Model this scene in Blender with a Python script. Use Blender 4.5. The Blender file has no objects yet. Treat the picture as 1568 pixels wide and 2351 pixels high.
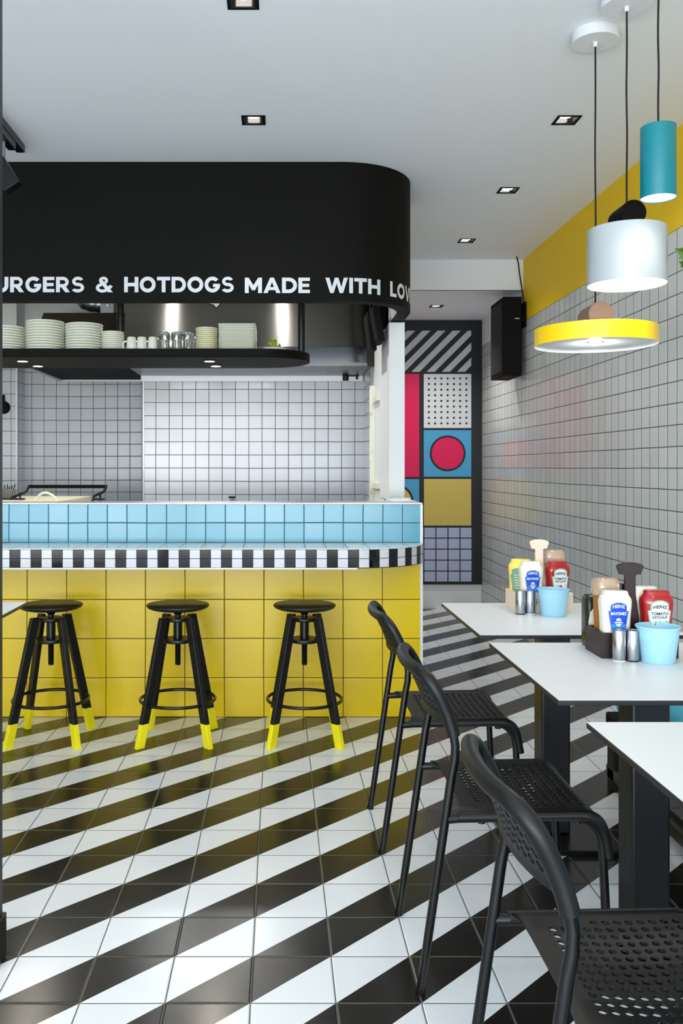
import bpy, bmesh, math, random
from mathutils import Vector, Matrix
random.seed(7)
PI = math.pi
F, VX, VY, H = 2056.0, 640.0, 1075.0, 1.25      # camera measurements of the place (metres from pixels)
COL = bpy.context.scene.collection
sc = bpy.context.scene

def P(px, py, Y):
    return Vector(((px-VX)*Y/F, Y, H+(VY-py)*Y/F))

# ------------------------------------------------------------------ objects
def link(o):
    COL.objects.link(o); return o

def thing(name, label, cat, loc=(0, 0, 0), rz=0, group=None):
    o = link(bpy.data.objects.new(name, None))
    o.location = loc; o.rotation_euler = (0, 0, rz); o.empty_display_size = .05
    o['label'] = label; o['category'] = cat
    if group: o['group'] = group
    return o

def tag(o, label, cat, group=None):
    o['label'] = label; o['category'] = cat
    if group: o['group'] = group
    return o

def struct(o):
    o['kind'] = 'structure'; return o

def obj(name, bm, mats, parent=None, smooth=False, loc=None, label=None, bevel=0, seg=2):
    bmesh.ops.recalc_face_normals(bm, faces=bm.faces[:])
    me = bpy.data.meshes.new(name); bm.to_mesh(me); bm.free()
    if not isinstance(mats, (list, tuple)): mats = [mats]
    for m in mats: me.materials.append(m)
    o = link(bpy.data.objects.new(name, me))
    if parent: o.parent = parent
    if loc: o.location = loc
    if label: o['label'] = label
    if smooth:
        for p in me.polygons: p.use_smooth = True
        me.set_sharp_from_angle(angle=math.radians(smooth if smooth is not True else 40))
    if bevel:
        b = o.modifiers.new('bevel', 'BEVEL'); b.width = bevel; b.segments = seg
        b.limit_method = 'ANGLE'; b.angle_limit = math.radians(35)
        for p in me.polygons: p.use_smooth = True
        me.set_sharp_from_angle(angle=math.radians(50))
    return o

def kids(o): return [c for c in bpy.data.objects if c.parent == o]

def dup(root, loc=None, rz=None, label=None, group=None):
    def cp(o, par):
        c = o.copy(); COL.objects.link(c)
        if par: c.parent = par
        for k in kids(o):
            if k is not c: cp(k, c)
        return c
    r = cp(root, None)
    if loc is not None: r.location = loc
    if rz is not None: r.rotation_euler = (0, 0, rz)
    if label: r['label'] = label
    if group: r['group'] = group
    return r

# ------------------------------------------------------------------ mesh helpers
def B(): return bmesh.new()

def box(bm, x0, x1, y0, y1, z0, z1, mi=0):
    v = [bm.verts.new((x, y, z)) for z in (z0, z1) for y in (y0, y1) for x in (x0, x1)]
    for f in ((0, 2, 3, 1), (4, 5, 7, 6), (0, 1, 5, 4), (2, 6, 7, 3), (0, 4, 6, 2), (1, 3, 7, 5)):
        fc = bm.faces.new([v[i] for i in f]); fc.material_index = mi
    return v

def quad(bm, pts, mi=0):
    f = bm.faces.new([bm.verts.new(p) for p in pts]); f.material_index = mi; return f

def prism(bm, pts, axis, a, b, mi=0):
    """extrude a 2-D outline along axis ('x','y','z') between a and b"""
    def mk(p, t):
        if axis == 'z': return (p[0], p[1], t)
        if axis == 'y': return (p[0], t, p[1])
        return (t, p[0], p[1])
    A = [bm.verts.new(mk(p, a)) for p in pts]; C = [bm.verts.new(mk(p, b)) for p in pts]
    n = len(pts); fs = [bm.faces.new(A), bm.faces.new(C[::-1])]
    for i in range(n): fs.append(bm.faces.new((A[i], C[i], C[(i+1) % n], A[(i+1) % n])))
    for f in fs: f.material_index = mi
    return fs

def lathe(bm, prof, seg=32, c=(0, 0, 0), mi=0, axis='z', close=True, first=True):
    rings = []
    for r, z in prof:
        ring = []
        for i in range(seg):
            a = 2*PI*i/seg; x, y = r*math.cos(a), r*math.sin(a)
            p = (x, y, z) if axis == 'z' else ((x, z, y) if axis == 'y' else (z, x, y))
            ring.append(bm.verts.new((p[0]+c[0], p[1]+c[1], p[2]+c[2])))
        rings.append(ring)
    for a, b in zip(rings, rings[1:]):
        for i in range(seg):
            f = bm.faces.new((a[i], a[(i+1) % seg], b[(i+1) % seg], b[i])); f.material_index = mi
    if close:
        for rg in ((rings[0], rings[-1]) if first else (rings[-1],)):
            f = bm.faces.new(rg); f.material_index = mi
    return rings

def tube(bm, path, r, seg=12, mi=0, caps=True, closed=False):
    path = [Vector(p) for p in path]; n = len(path)
    rr = r if isinstance(r, (list, tuple)) else [r]*n
    rings = []; up = None
    for i, p in enumerate(path):
        if closed: d = path[(i+1) % n]-path[i-1]
        else: d = path[min(i+1, n-1)]-path[max(i-1, 0)]
        d.normalize()
        if up is None:
            up = Vector((0, 0, 1)) if abs(d.z) < .9 else Vector((1, 0, 0))
        s = d.cross(up); s.normalize(); up = s.cross(d); up.normalize()
        rings.append([bm.verts.new(p+(s*math.cos(2*PI*k/seg)+up*math.sin(2*PI*k/seg))*rr[i]) for k in range(seg)])
    m = n if closed else n-1
    for i in range(m):
        a, b = rings[i], rings[(i+1) % n]
        for k in range(seg):
            f = bm.faces.new((a[k], a[(k+1) % seg], b[(k+1) % seg], b[k])); f.material_index = mi
    if caps and not closed:
        for rg in (rings[0], rings[-1]): bm.faces.new(rg).material_index = mi

def fillet(pts, rad, n=6):
    pts = [Vector(p) for p in pts]; out = [pts[0]]
    for i in range(1, len(pts)-1):
        a, p, b = pts[i-1], pts[i], pts[i+1]
        r = rad[i] if isinstance(rad, (list, tuple)) else rad
        d1 = (a-p); d2 = (b-p); l = min(r, d1.length*.49, d2.length*.49)
        s, e = p+d1.normalized()*l, p+d2.normalized()*l
        for k in range(n+1):
            t = k/n; out.append(s*(1-t)**2+p*2*t*(1-t)+e*t*t)
    out.append(pts[-1]); return out

def loft(bm, secs, seg=32, n=3.0, c=(0, 0, 0), mi=0):
    """secs: (z, half x, half y); superellipse sections"""
    rings = []
    for z, hx, hy in secs:
        rg = []
        for i in range(seg):
            a = 2*PI*i/seg; ca, sa = math.cos(a), math.sin(a)
            rg.append(bm.verts.new((c[0]+hx*math.copysign(abs(ca)**(2/n), ca), c[1]+hy*math.copysign(abs(sa)**(2/n), sa), c[2]+z)))
        rings.append(rg)
    for a, b in zip(rings, rings[1:]):
        for i in range(seg):
            bm.faces.new((a[i], a[(i+1) % seg], b[(i+1) % seg], b[i])).material_index = mi
    bm.faces.new(rings[0]).material_index = mi; bm.faces.new(rings[-1]).material_index = mi

# ------------------------------------------------------------------ materials
def lin(c): c /= 255; return c/12.92 if c <= .04045 else ((c+.055)/1.055)**2.4
def rgb(r, g, b): return (lin(r), lin(g), lin(b), 1)

def mat(name, c, rough=.5, metal=0, spec=.5, emit=None, es=0, trans=0, ior=1.45, alpha=1, coat=0, noise=0, nscale=40, bump=0):
    m = bpy.data.materials.new(name); m.use_nodes = True
    nt = m.node_tree; p = nt.nodes['Principled BSDF']
    col = rgb(*c); p.inputs['Base Color'].default_value = col
    p.inputs['Roughness'].default_value = rough; p.inputs['Metallic'].default_value = metal
    p.inputs['Specular IOR Level'].default_value = spec; p.inputs['IOR'].default_value = ior
    p.inputs['Transmission Weight'].default_value = trans; p.inputs['Alpha'].default_value = alpha
    p.inputs['Coat Weight'].default_value = coat
    if emit: p.inputs['Emission Color'].default_value = rgb(*emit); p.inputs['Emission Strength'].default_value = es
    if noise or bump:
        tc = nt.nodes.new('ShaderNodeTexCoord'); nz = nt.nodes.new('ShaderNodeTexNoise')
        nz.inputs['Scale'].default_value = nscale; nz.inputs['Detail'].default_value = 4
        nt.links.new(tc.outputs['Object'], nz.inputs['Vector'])
        if noise:
            mx = nt.nodes.new('ShaderNodeMix'); mx.data_type = 'RGBA'
            mx.inputs['A'].default_value = tuple(v*(1-noise) for v in col[:3])+(1,)
            mx.inputs['B'].default_value = tuple(min(1, v*(1+noise)) for v in col[:3])+(1,)
            nt.links.new(nz.outputs['Fac'], mx.inputs['Factor']); nt.links.new(mx.outputs['Result'], p.inputs['Base Color'])
        if bump:
            bp = nt.nodes.new('ShaderNodeBump'); bp.inputs['Strength'].default_value = bump; bp.inputs['Distance'].default_value = .002
            nt.links.new(nz.outputs['Fac'], bp.inputs['Height']); nt.links.new(bp.outputs['Normal'], p.inputs['Normal'])
    return m

class N:
    def __init__(s, m): s.t = m.node_tree
    def m(s, op, a, b=None, c=None):
        n = s.t.nodes.new('ShaderNodeMath'); n.operation = op
        for i, v in enumerate((a, b, c)):
            if v is None: continue
            if isinstance(v, (int, float)): n.inputs[i].default_value = v
            else: s.t.links.new(v, n.inputs[i])
        return n.outputs[0]

def tilemat(name, c, grout, au, av, pu, pv, ou, ov, g=.003, rough=.2, var=.03, tilt=.15, pattern=None, wob=.0012):
    m = bpy.data.materials.new(name); m.use_nodes = True; nt = m.node_tree; L = nt.links
    p = nt.nodes['Principled BSDF']; n = N(m)
    tc = nt.nodes.new('ShaderNodeTexCoord'); sp = nt.nodes.new('ShaderNodeSeparateXYZ')
    nz = nt.nodes.new('ShaderNodeTexNoise'); nz.inputs['Scale'].default_value = 2.2; nz.inputs['Detail'].default_value = 3
    L.new(tc.outputs['Object'], nz.inputs['Vector'])
    L.new(tc.outputs['Object'], sp.inputs[0])
    w = n.m('MULTIPLY', n.m('SUBTRACT', nz.outputs['Fac'], .5), wob*6)
    U = n.m('DIVIDE', n.m('ADD', n.m('SUBTRACT', sp.outputs[au], ou), w), pu)
    V = n.m('DIVIDE', n.m('SUBTRACT', n.m('SUBTRACT', sp.outputs[av], ov), w), pv)
    fu, fv = n.m('FRACT', U), n.m('FRACT', V)
    iu, iv = n.m('FLOOR', U), n.m('FLOOR', V)
    eu = n.m('MULTIPLY', n.m('MINIMUM', fu, n.m('SUBTRACT', 1, fu)), pu)
    ev = n.m('MULTIPLY', n.m('MINIMUM', fv, n.m('SUBTRACT', 1, fv)), pv)
    e = n.m('MINIMUM', eu, ev)
    mr = nt.nodes.new('ShaderNodeMapRange'); mr.inputs['From Min'].default_value = g*.42; mr.inputs['From Max'].default_value = g*.58
    L.new(e, mr.inputs['Value']); tile = mr.outputs['Result']
    cb = nt.nodes.new('ShaderNodeCombineXYZ'); L.new(iu, cb.inputs[0]); L.new(iv, cb.inputs[1])
    wn = nt.nodes.new('ShaderNodeTexWhiteNoise'); wn.noise_dimensions = '2D'; L.new(cb.outputs[0], wn.inputs['Vector'])
    r = wn.outputs['Value']; sc_ = nt.nodes.new('ShaderNodeSeparateXYZ'); L.new(wn.outputs['Color'], sc_.inputs[0])
    base = nt.nodes.new('ShaderNodeMix'); base.data_type = 'RGBA'
    base.inputs['A'].default_value = rgb(*c)
    if pattern:   # diagonal two-colour split running through the tiles
        s = n.m('FLOOR', n.m('SUBTRACT', U, V)); par = n.m('ABSOLUTE', n.m('MODULO', s, 2))
        blk = n.m('SUBTRACT', 1, n.m('GREATER_THAN', par, .5)); L.new(blk, base.inputs['Factor'])
        base.inputs['B'].default_value = rgb(*pattern)
    else: base.inputs['Factor'].default_value = 0
    hsv = nt.nodes.new('ShaderNodeHueSaturation'); L.new(base.outputs['Result'], hsv.inputs['Color'])
    L.new(n.m('ADD', 1-var, n.m('MULTIPLY', r, 2*var)), hsv.inputs['Value'])
    fin = nt.nodes.new('ShaderNodeMix'); fin.data_type = 'RGBA'
    fin.inputs['A'].default_value = rgb(*grout); L.new(hsv.outputs['Color'], fin.inputs['B']); L.new(tile, fin.inputs['Factor'])
    L.new(fin.outputs['Result'], p.inputs['Base Color'])
    rr = n.m('ADD', n.m('MULTIPLY', n.m('SUBTRACT', 1, tile), .6), n.m('ADD', rough, n.m('MULTIPLY', r, .06)))
    L.new(rr, p.inputs['Roughness'])
    mp = nt.nodes.new('ShaderNodeMapRange'); mp.interpolation_type = 'SMOOTHSTEP'
    mp.inputs['From Min'].default_value = g*.3; mp.inputs['From Max'].default_value = g*1.5; L.new(e, mp.inputs['Value'])
    hgt = n.m('ADD', mp.outputs['Result'], n.m('ADD', n.m('MULTIPLY', n.m('MULTIPLY', n.m('SUBTRACT', sc_.outputs[0], .5), fu), tilt*2),
              n.m('MULTIPLY', n.m('MULTIPLY', n.m('SUBTRACT', sc_.outputs[1], .5), fv), tilt*2)))
    bp = nt.nodes.new('ShaderNodeBump'); bp.inputs['Strength'].default_value = .8; bp.inputs['Distance'].default_value = .0012
    L.new(hgt, bp.inputs['Height']); L.new(bp.outputs['Normal'], p.inputs['Normal'])
    return m

def brushed(name, c, rough, stretch, aniso=.7, rot=0.25, bump=.05):
    m = mat(name, c, rough, 1); nt = m.node_tree; p = nt.nodes['Principled BSDF']
    tc = nt.nodes.new('ShaderNodeTexCoord'); mp = nt.nodes.new('ShaderNodeMapping'); mp.inputs['Scale'].default_value = stretch
    nz = nt.nodes.new('ShaderNodeTexNoise'); nz.inputs['Scale'].default_value = 1; nz.inputs['Detail'].default_value = 3
    nt.links.new(tc.outputs['Object'], mp.inputs[0]); nt.links.new(mp.outputs[0], nz.inputs['Vector'])
    bp = nt.nodes.new('ShaderNodeBump'); bp.inputs['Strength'].default_value = bump; bp.inputs['Distance'].default_value = .001
    nt.links.new(nz.outputs['Fac'], bp.inputs['Height']); nt.links.new(bp.outputs['Normal'], p.inputs['Normal'])
    p.inputs['Anisotropic'].default_value = aniso; p.inputs['Anisotropic Rotation'].default_value = rot
    tg = nt.nodes.new('ShaderNodeTangent'); tg.direction_type = 'RADIAL'; tg.axis = 'Z'
    nt.links.new(tg.outputs[0], p.inputs['Tangent'])
    return m

M_ceil = mat('ceiling_paint', (236, 240, 245), .75, bump=.05, nscale=300)
M_white = mat('white_paint', (228, 230, 230), .6)
M_yellowwall = mat('yellow_paint', (238, 196, 8), .6)
M_black = mat('black_paint', (11, 11, 9), .7, spec=.15)
M_blackmet = mat('black_metal', (5, 5, 6), .28, spec=.5)
M_blackpl = mat('black_plastic', (10, 11, 12), .42, spec=.42, bump=.08, nscale=900)
M_blackwood = mat('black_stained_wood', (13, 12, 12), .4, spec=.5, noise=.2, nscale=30)
M_bright = mat('bright_yellow_paint', (236, 222, 20), .45)
M_text = mat('white_vinyl', (204, 208, 212), .5)
M_tabletop = mat('white_laminate', (216, 219, 220), .4)
M_core = mat('black_laminate_core', (34, 34, 38), .4)
M_pale = mat('cream_enamel', (226, 226, 208), .3)
M_china = mat('white_china', (232, 234, 218), .15, coat=.3)
M_creamchina = mat('cream_china', (232, 228, 190), .18, coat=.3)
M_glass = mat('clear_glass', (250, 252, 252), .0, trans=1, ior=1.45)
M_steel = brushed('brushed_steel', (170, 172, 176), .22, (4, 4, 400), .5, .0, .02)
M_hood = brushed('hood_steel', (135, 133, 127), .2, (3, 3, 500), .95, .25, .02)
M_hoodlow = mat('polished_steel', (175, 180, 190), .12, 1)
M_brownsteel = mat('dark_hood_steel', (66, 60, 50), .5, .3)
M_trim = mat('aluminium_trim', (190, 193, 196), .45, .8)
M_lampw = mat('lamp_glow', (255, 255, 255), .5, emit=(255, 250, 240), es=14)
M_spotglow = mat('spot_glow', (255, 255, 255), .5, emit=(255, 244, 220), es=22)
M_diff = mat('lamp_diffuser', (255, 255, 255), .5, emit=(255, 250, 242), es=3.0)
M_darkgl = mat('dark_reflector', (18, 18, 20), .12, spec=.8)
M_teal = mat('teal_enamel', (0, 122, 136), .3, coat=.2)
M_lampwhite = mat('white_enamel', (178, 184, 188), .2, coat=.3)
M_lampyellow = mat('yellow_enamel', (250, 205, 8), .25, coat=.3)
M_taupe = mat('taupe_lacquer', (118, 98, 90), .5)
M_canopy = mat('white_canopy', (222, 224, 228), .5)
M_cord = mat('black_cord', (20, 17, 16), .7)
M_duct = mat('duct_foil', (185, 190, 196), .38, 1)
M_cushion = mat('teal_leatherette', (70, 178, 205), .45, bump=.1, nscale=500)
M_bucket = mat('pale_blue_enamel', (156, 206, 226), .35)
M_lwood = mat('light_birch', (226, 205, 186), .55, noise=.05, nscale=20)
M_dwood = mat('dark_walnut_stain', (38, 25, 28), .45, noise=.25, nscale=25)
M_mayo = mat('mayonnaise', (222, 220, 204), .2, coat=.4)
M_must = mat('mustard', (236, 210, 96), .25, coat=.4)
M_ketch = mat('ketchup', (158, 14, 22), .16, coat=.5)
M_brown = mat('brown_sauce', (150, 92, 48), .2, coat=.5)
M_clearpl = mat('clear_bottle_plastic', (236, 205, 176), .1, coat=.5, trans=.55)
M_lblblack = mat('black_label', (14, 14, 14), .4)
M_lblwhite = mat('white_label', (215, 220, 217), .4)
M_lbledge = mat('label_edge', (128, 140, 172), .4)
M_lblgreen = mat('green_label', (140, 176, 152), .4)
M_lbldkgreen = mat('dark_green_label', (120, 150, 110), .4)
M_lblblue = mat('blue_label', (16, 70, 190), .4)
M_lbllblue = mat('light_blue_label', (45, 130, 225), .4)
M_ink = mat('dark_ink', (28, 32, 50), .5)
M_leafgreen = mat('print_green', (40, 150, 80), .5)
M_tomato = mat('print_red', (205, 40, 45), .5)
M_capblack = mat('black_cap', (10, 10, 11), .3)
M_engrave = mat('burnt_engraving', (130, 70, 50), .6)
M_leaf = mat('ivy_leaf', (70, 120, 18), .4, noise=.5, nscale=30)
M_cactus = mat('cactus_ceramic', (120, 140, 20), .25, coat=.4)
M_counterstone = mat('counter_stone', (190, 192, 192), .2)

# tile patterns
M_floor = tilemat('floor_tiles', (222, 226, 228), (88, 88, 84), 0, 1, .2, .2, -.4662, 2.2926, g=.0032, rough=.19, var=.02, tilt=.06, pattern=(26, 24, 22), wob=.0006)
M_wallR = tilemat('right_wall_tiles', (204, 207, 204), (32, 26, 24), 1, 2, .1, .0985, 4.059, 1.25, g=.0036, rough=.16, var=.04, tilt=.3, wob=.0008)
M_kitback = tilemat('kitchen_tiles', (212, 215, 220), (30, 28, 28), 0, 2, .1, .099, -.926, 1.25, g=.0036, rough=.15, tilt=.25)
M_kitleft = tilemat('recess_tiles', (198, 202, 208), (30, 26, 26), 0, 2, .1015, .099, -1.94, 1.25, g=.0036, rough=.15, tilt=.25)
M_kitside = tilemat('kitchen_side_tiles', (205, 208, 214), (50, 48, 48), 1, 2, .1, .099, 6.73, 1.25, g=.003, rough=.15, tilt=.25)
M_ytile = tilemat('yellow_tiles', (226, 194, 8), (48, 44, 20), 0, 2, .1985, .1968, -.0744, 0, g=.0035, rough=.22, var=.015, tilt=.1)
M_btile = tilemat('blue_tiles', (88, 156, 178), (36, 56, 66), 0, 2, .0989, .0995, -.0705, .876, g=.0028, rough=.2, var=.03, tilt=.2)
M_ledgetop = tilemat('ledge_top_tiles', (214, 222, 224), (70, 78, 80), 0, 1, .0989, .5, -.0705, 4.52, g=.0026, rough=.15, tilt=.1)
M_tblack = mat('black_glazed_tile', (12, 12, 16), .1, spec=.6)
M_twhite = mat('white_glazed_tile', (206, 208, 214), .15)
M_grout = mat('dark_grout', (52, 50, 50), .8)

CEIL = 2.79; SOF = 2.566; WX = 1.805; FARY = 7.98; SOFY = 6.615; XR = .715
# ------------------------------------------------------------------ shell
b = B(); quad(b, [(-4, -2.6, 0), (WX, -2.6, 0), (WX, FARY, 0), (-4, FARY, 0)]); struct(obj('floor', b, M_floor))

LIGHTS = [(-.118, 2.95), (-.112, 3.96), (1.272, 3.96), (1.269, 4.96), (1.270, 6.06)]
hw = .053
def holed(name, x0, x1, y0, y1, z, holes, m):
    xs = sorted({x0, x1}|{v for h in holes for v in (h[0]-hw+.004, h[0]+hw-.004)})
    ys = sorted({y0, y1}|{v for h in holes for v in (h[1]-hw+.004, h[1]+hw-.004)})
    b = B(); vs = {}
    def V(x, y):
        if (x, y) not in vs: vs[(x, y)] = b.verts.new((x, y, z))
        return vs[(x, y)]
    for i in range(len(xs)-1):
        for j in range(len(ys)-1):
            cx, cy = (xs[i]+xs[i+1])/2, (ys[j]+ys[j+1])/2
            if any(abs(cx-h[0]) < hw and abs(cy-h[1]) < hw for h in holes): continue
            b.faces.new((V(xs[i], ys[j]), V(xs[i], ys[j+1]), V(xs[i+1], ys[j+1]), V(xs[i+1], ys[j])))
    return struct(obj(name, b, m))
EXTRA = [(-.118, 1.5), (-.118, 0), (1.272, .6), (-1.5, 2.4), (-1.5, 1.2)]
KITL = [(-.78, 5.55), (.02, 5.55), (-1.65, 5.6), (-2.6, 5.6)]
holed('ceiling', -4, WX, -2.6, FARY, CEIL, LIGHTS+EXTRA+KITL, M_ceil)
# dropped soffit at the back of the corridor
holed('ceiling_soffit', XR+.005, WX, SOFY, FARY, SOF, [(1.28, 7.27)], M_ceil)
b = B(); box(b, XR+.005, WX, SOFY, SOFY+.02, SOF, CEIL); struct(obj('wall_soffit', b, M_ceil))
# right wall: tiles, yellow band, white above the corridor tiles
b = B()
quad(b, [(WX, -2.6, 0), (WX, FARY, 0), (WX, FARY, 2.334), (WX, -2.6, 2.334)], 0)
quad(b, [(WX, -2.6, 2.334), (WX, SOFY, 2.334), (WX, SOFY, CEIL), (WX, -2.6, CEIL)], 1)
quad(b, [(WX, SOFY, 2.334), (WX, FARY, 2.334), (WX, FARY, SOF), (WX, SOFY, SOF)], 2)
struct(obj('wall_right', b, [M_wallR, M_yellowwall, M_white]))
b = B(); quad(b, [(XR, FARY, 0), (WX, FARY, 0), (WX, FARY, CEIL), (XR, FARY, CEIL)]); struct(obj('wall_far', b, M_white))
# kitchen back walls
b = B()
KB, KR = 6.75, 7.40
quad(b, [(-1.0195, KB, 0), (.64, KB, 0), (.64, KB, CEIL), (-1.0195, KB, CEIL)], 0)
quad(b, [(-1.0195, KR, 0), (-1.0195, KB, 0), (-1.0195, KB, CEIL), (-1.0195, KR, CEIL)], 0)
struct(obj('wall_kitchen', b, [M_kitback]))
b = B(); box(b, -1.026, -1.0135, KB-.006, KB+.002, .9, 1.94); struct(obj('trim_1', b, M_trim))
b = B()
TT = 2.16
quad(b, [(-2.098, KR, 0), (-1.0195, KR, 0), (-1.0195, KR, TT), (-2.098, KR, TT)], 0)
quad(b, [(-2.098, KR, TT), (-1.0195, KR, TT), (-1.0195, KR, CEIL), (-2.098, KR, CEIL)], 1)
quad(b, [(-4, 7.165, 0), (-2.098, 7.165, 0), (-2.098, 7.165, TT), (-4, 7.165, TT)], 0)
quad(b, [(-4, 7.165, TT), (-2.098, 7.165, TT), (-2.098, 7.165, CEIL), (-4, 7.165, CEIL)], 1)
struct(obj('wall_recess', b, [M_kitleft, M_white]))
b = B(); quad(b, [(-2.098, 7.165, 0), (-2.098, KR, 0), (-2.098, KR, TT), (-2.098, 7.165, TT)], 0)
quad(b, [(-2.098, 7.165, TT), (-2.098, KR, TT), (-2.098, KR, CEIL), (-2.098, 7.165, CEIL)], 1)
struct(obj('wall_recess_side', b, [M_kitside, M_white]))
b = B(); box(b, -2.104, -2.090, 7.157, 7.167, .9, TT); struct(obj('trim_2', b, M_trim))
# wall between kitchen and corridor
b = B()
box(b, .64, .72, 5.22, KB+.02, 0, CEIL, 0); box(b, .64, .72, KB+.02, FARY, 0, CEIL, 0)
quad(b, [(.6385, 6.25, .9), (.6385, KB, .9), (.6385, KB, 1.93), (.6385, 6.25, 1.93)], 1)
struct(obj('wall_kitchen_side', b, [M_white, M_kitside]))
# white end post of that wall above the counter
b = B(); box(b, .631, .722, 5.13, 5.22, 1.077, 2.0865); struct(obj('trim_3', b, M_white, bevel=.003))
b = B(); quad(b, [(-4, -2.6, 0), (-4, FARY, 0), (-4, FARY, CEIL), (-4, -2.6, CEIL)]); struct(obj('wall_left', b, M_white))
# street side behind the camera: piers, sill and a glazed front
b = B(); box(b, -4, WX, -2.75, -2.6, 0, .25); box(b, -4, WX, -2.75, -2.6, 2.6, CEIL)
for x in (-4, WX-.25): box(b, x, x+.25, -2.75, -2.6, .25, 2.6)
struct(obj('wall_front', b, M_white))
b = B()
for x in (-3.75, -2.0, -.3, 1.515): box(b, x, x+.04, -2.72, -2.64, .25, 2.6)
for z in (.25, 2.56): box(b, -3.71, 1.515, -2.715, -2.645, z, z+.04)
struct(obj('window_1', b, M_black))
# dark post at the left edge of the view, with its plinth
b = B(); box(b, -.80, -.706, 2.25, 2.29, 0, CEIL); pst = struct(obj('trim_4', b, mat('charcoal_frame', (38, 42, 48), .45), bevel=.002))
b = B(); box(b, -.81, -.6985, 2.23, 2.30, .001, .112); struct(obj('trim_5', b, M_blackmet, bevel=.003))

# ------------------------------------------------------------------ recessed downlights
def downlight(x, y, z, label, power=0, group='square downlights set in the ceiling', lens=None, soft=.03):
    lens = lens or (.018 if y < 4.5 else .008)
    t = thing('ceiling_downlight', label, 'downlight', (x, y, z), 0, group)
    b = B(); w = hw; i = .040
    for (a0, a1, c0, c1) in ((-w, w, -w, -i), (-w, w, i, w), (-w, -i, -i, i), (i, w, -i, i)):
        box(b, a0, a1, c0, c1, -.003, .002)
    obj('frame', b, M_black, t)
    b = B(); k = i+.003; d = .075
    pts = [(-k, -k), (k, -k), (k, k), (-k, k)]
    for q in range(4):
        p0, p1 = pts[q], pts[(q+1) % 4]
        quad(b, [(p0[0], p0[1], 0), (p1[0], p1[1], 0), (p1[0]*.9, p1[1]*.9, d), (p0[0]*.9, p0[1]*.9, d)])
    quad(b, [(p[0]*.9, p[1]*.9, d) for p in pts])
    obj('reflector', b, M_darkgl, t)
    b = B(); lathe(b, [(.027, lens), (.027, .07)], 24, (0, .004, 0))
    obj('lamp', b, M_lampw, t, smooth=True)
    if power:
        ld = bpy.data.lights.new('downlight_beam', 'SPOT'); ld.energy = power; ld.spot_size = math.radians(125); ld.spot_blend = .9
        ld.color = (1, .97, .93); ld.shadow_soft_size = soft
        lo = link(bpy.data.objects.new('downlight_beam', ld)); lo.parent = t; lo.location = (0, 0, -.004)
    return t
names = ['square black downlight at the top edge of the photo, nearest the camera',
         'square black downlight in the ceiling in front of the black canopy',
         'square black downlight beside the yellow pendant cord, nearest in the right-hand row',
         'square black downlight second in the row running to the back of the corridor',
         'square black downlight last in the row, just before the dropped soffit']
PW = 15
for (x, y), nm in zip(LIGHTS, names): downlight(x, y, CEIL, nm, PW)
for (x, y) in EXTRA: downlight(x, y, CEIL, 'square black downlight in the front ceiling, out of the photo', PW)
for (x, y) in KITL: downlight(x, y, CEIL, 'square black downlight in the kitchen ceiling behind the canopy', 62, soft=.014)
downlight(1.28, 7.27, SOF, 'square black downlight set in the lower soffit before the colourful door', 70, lens=.003)

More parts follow.
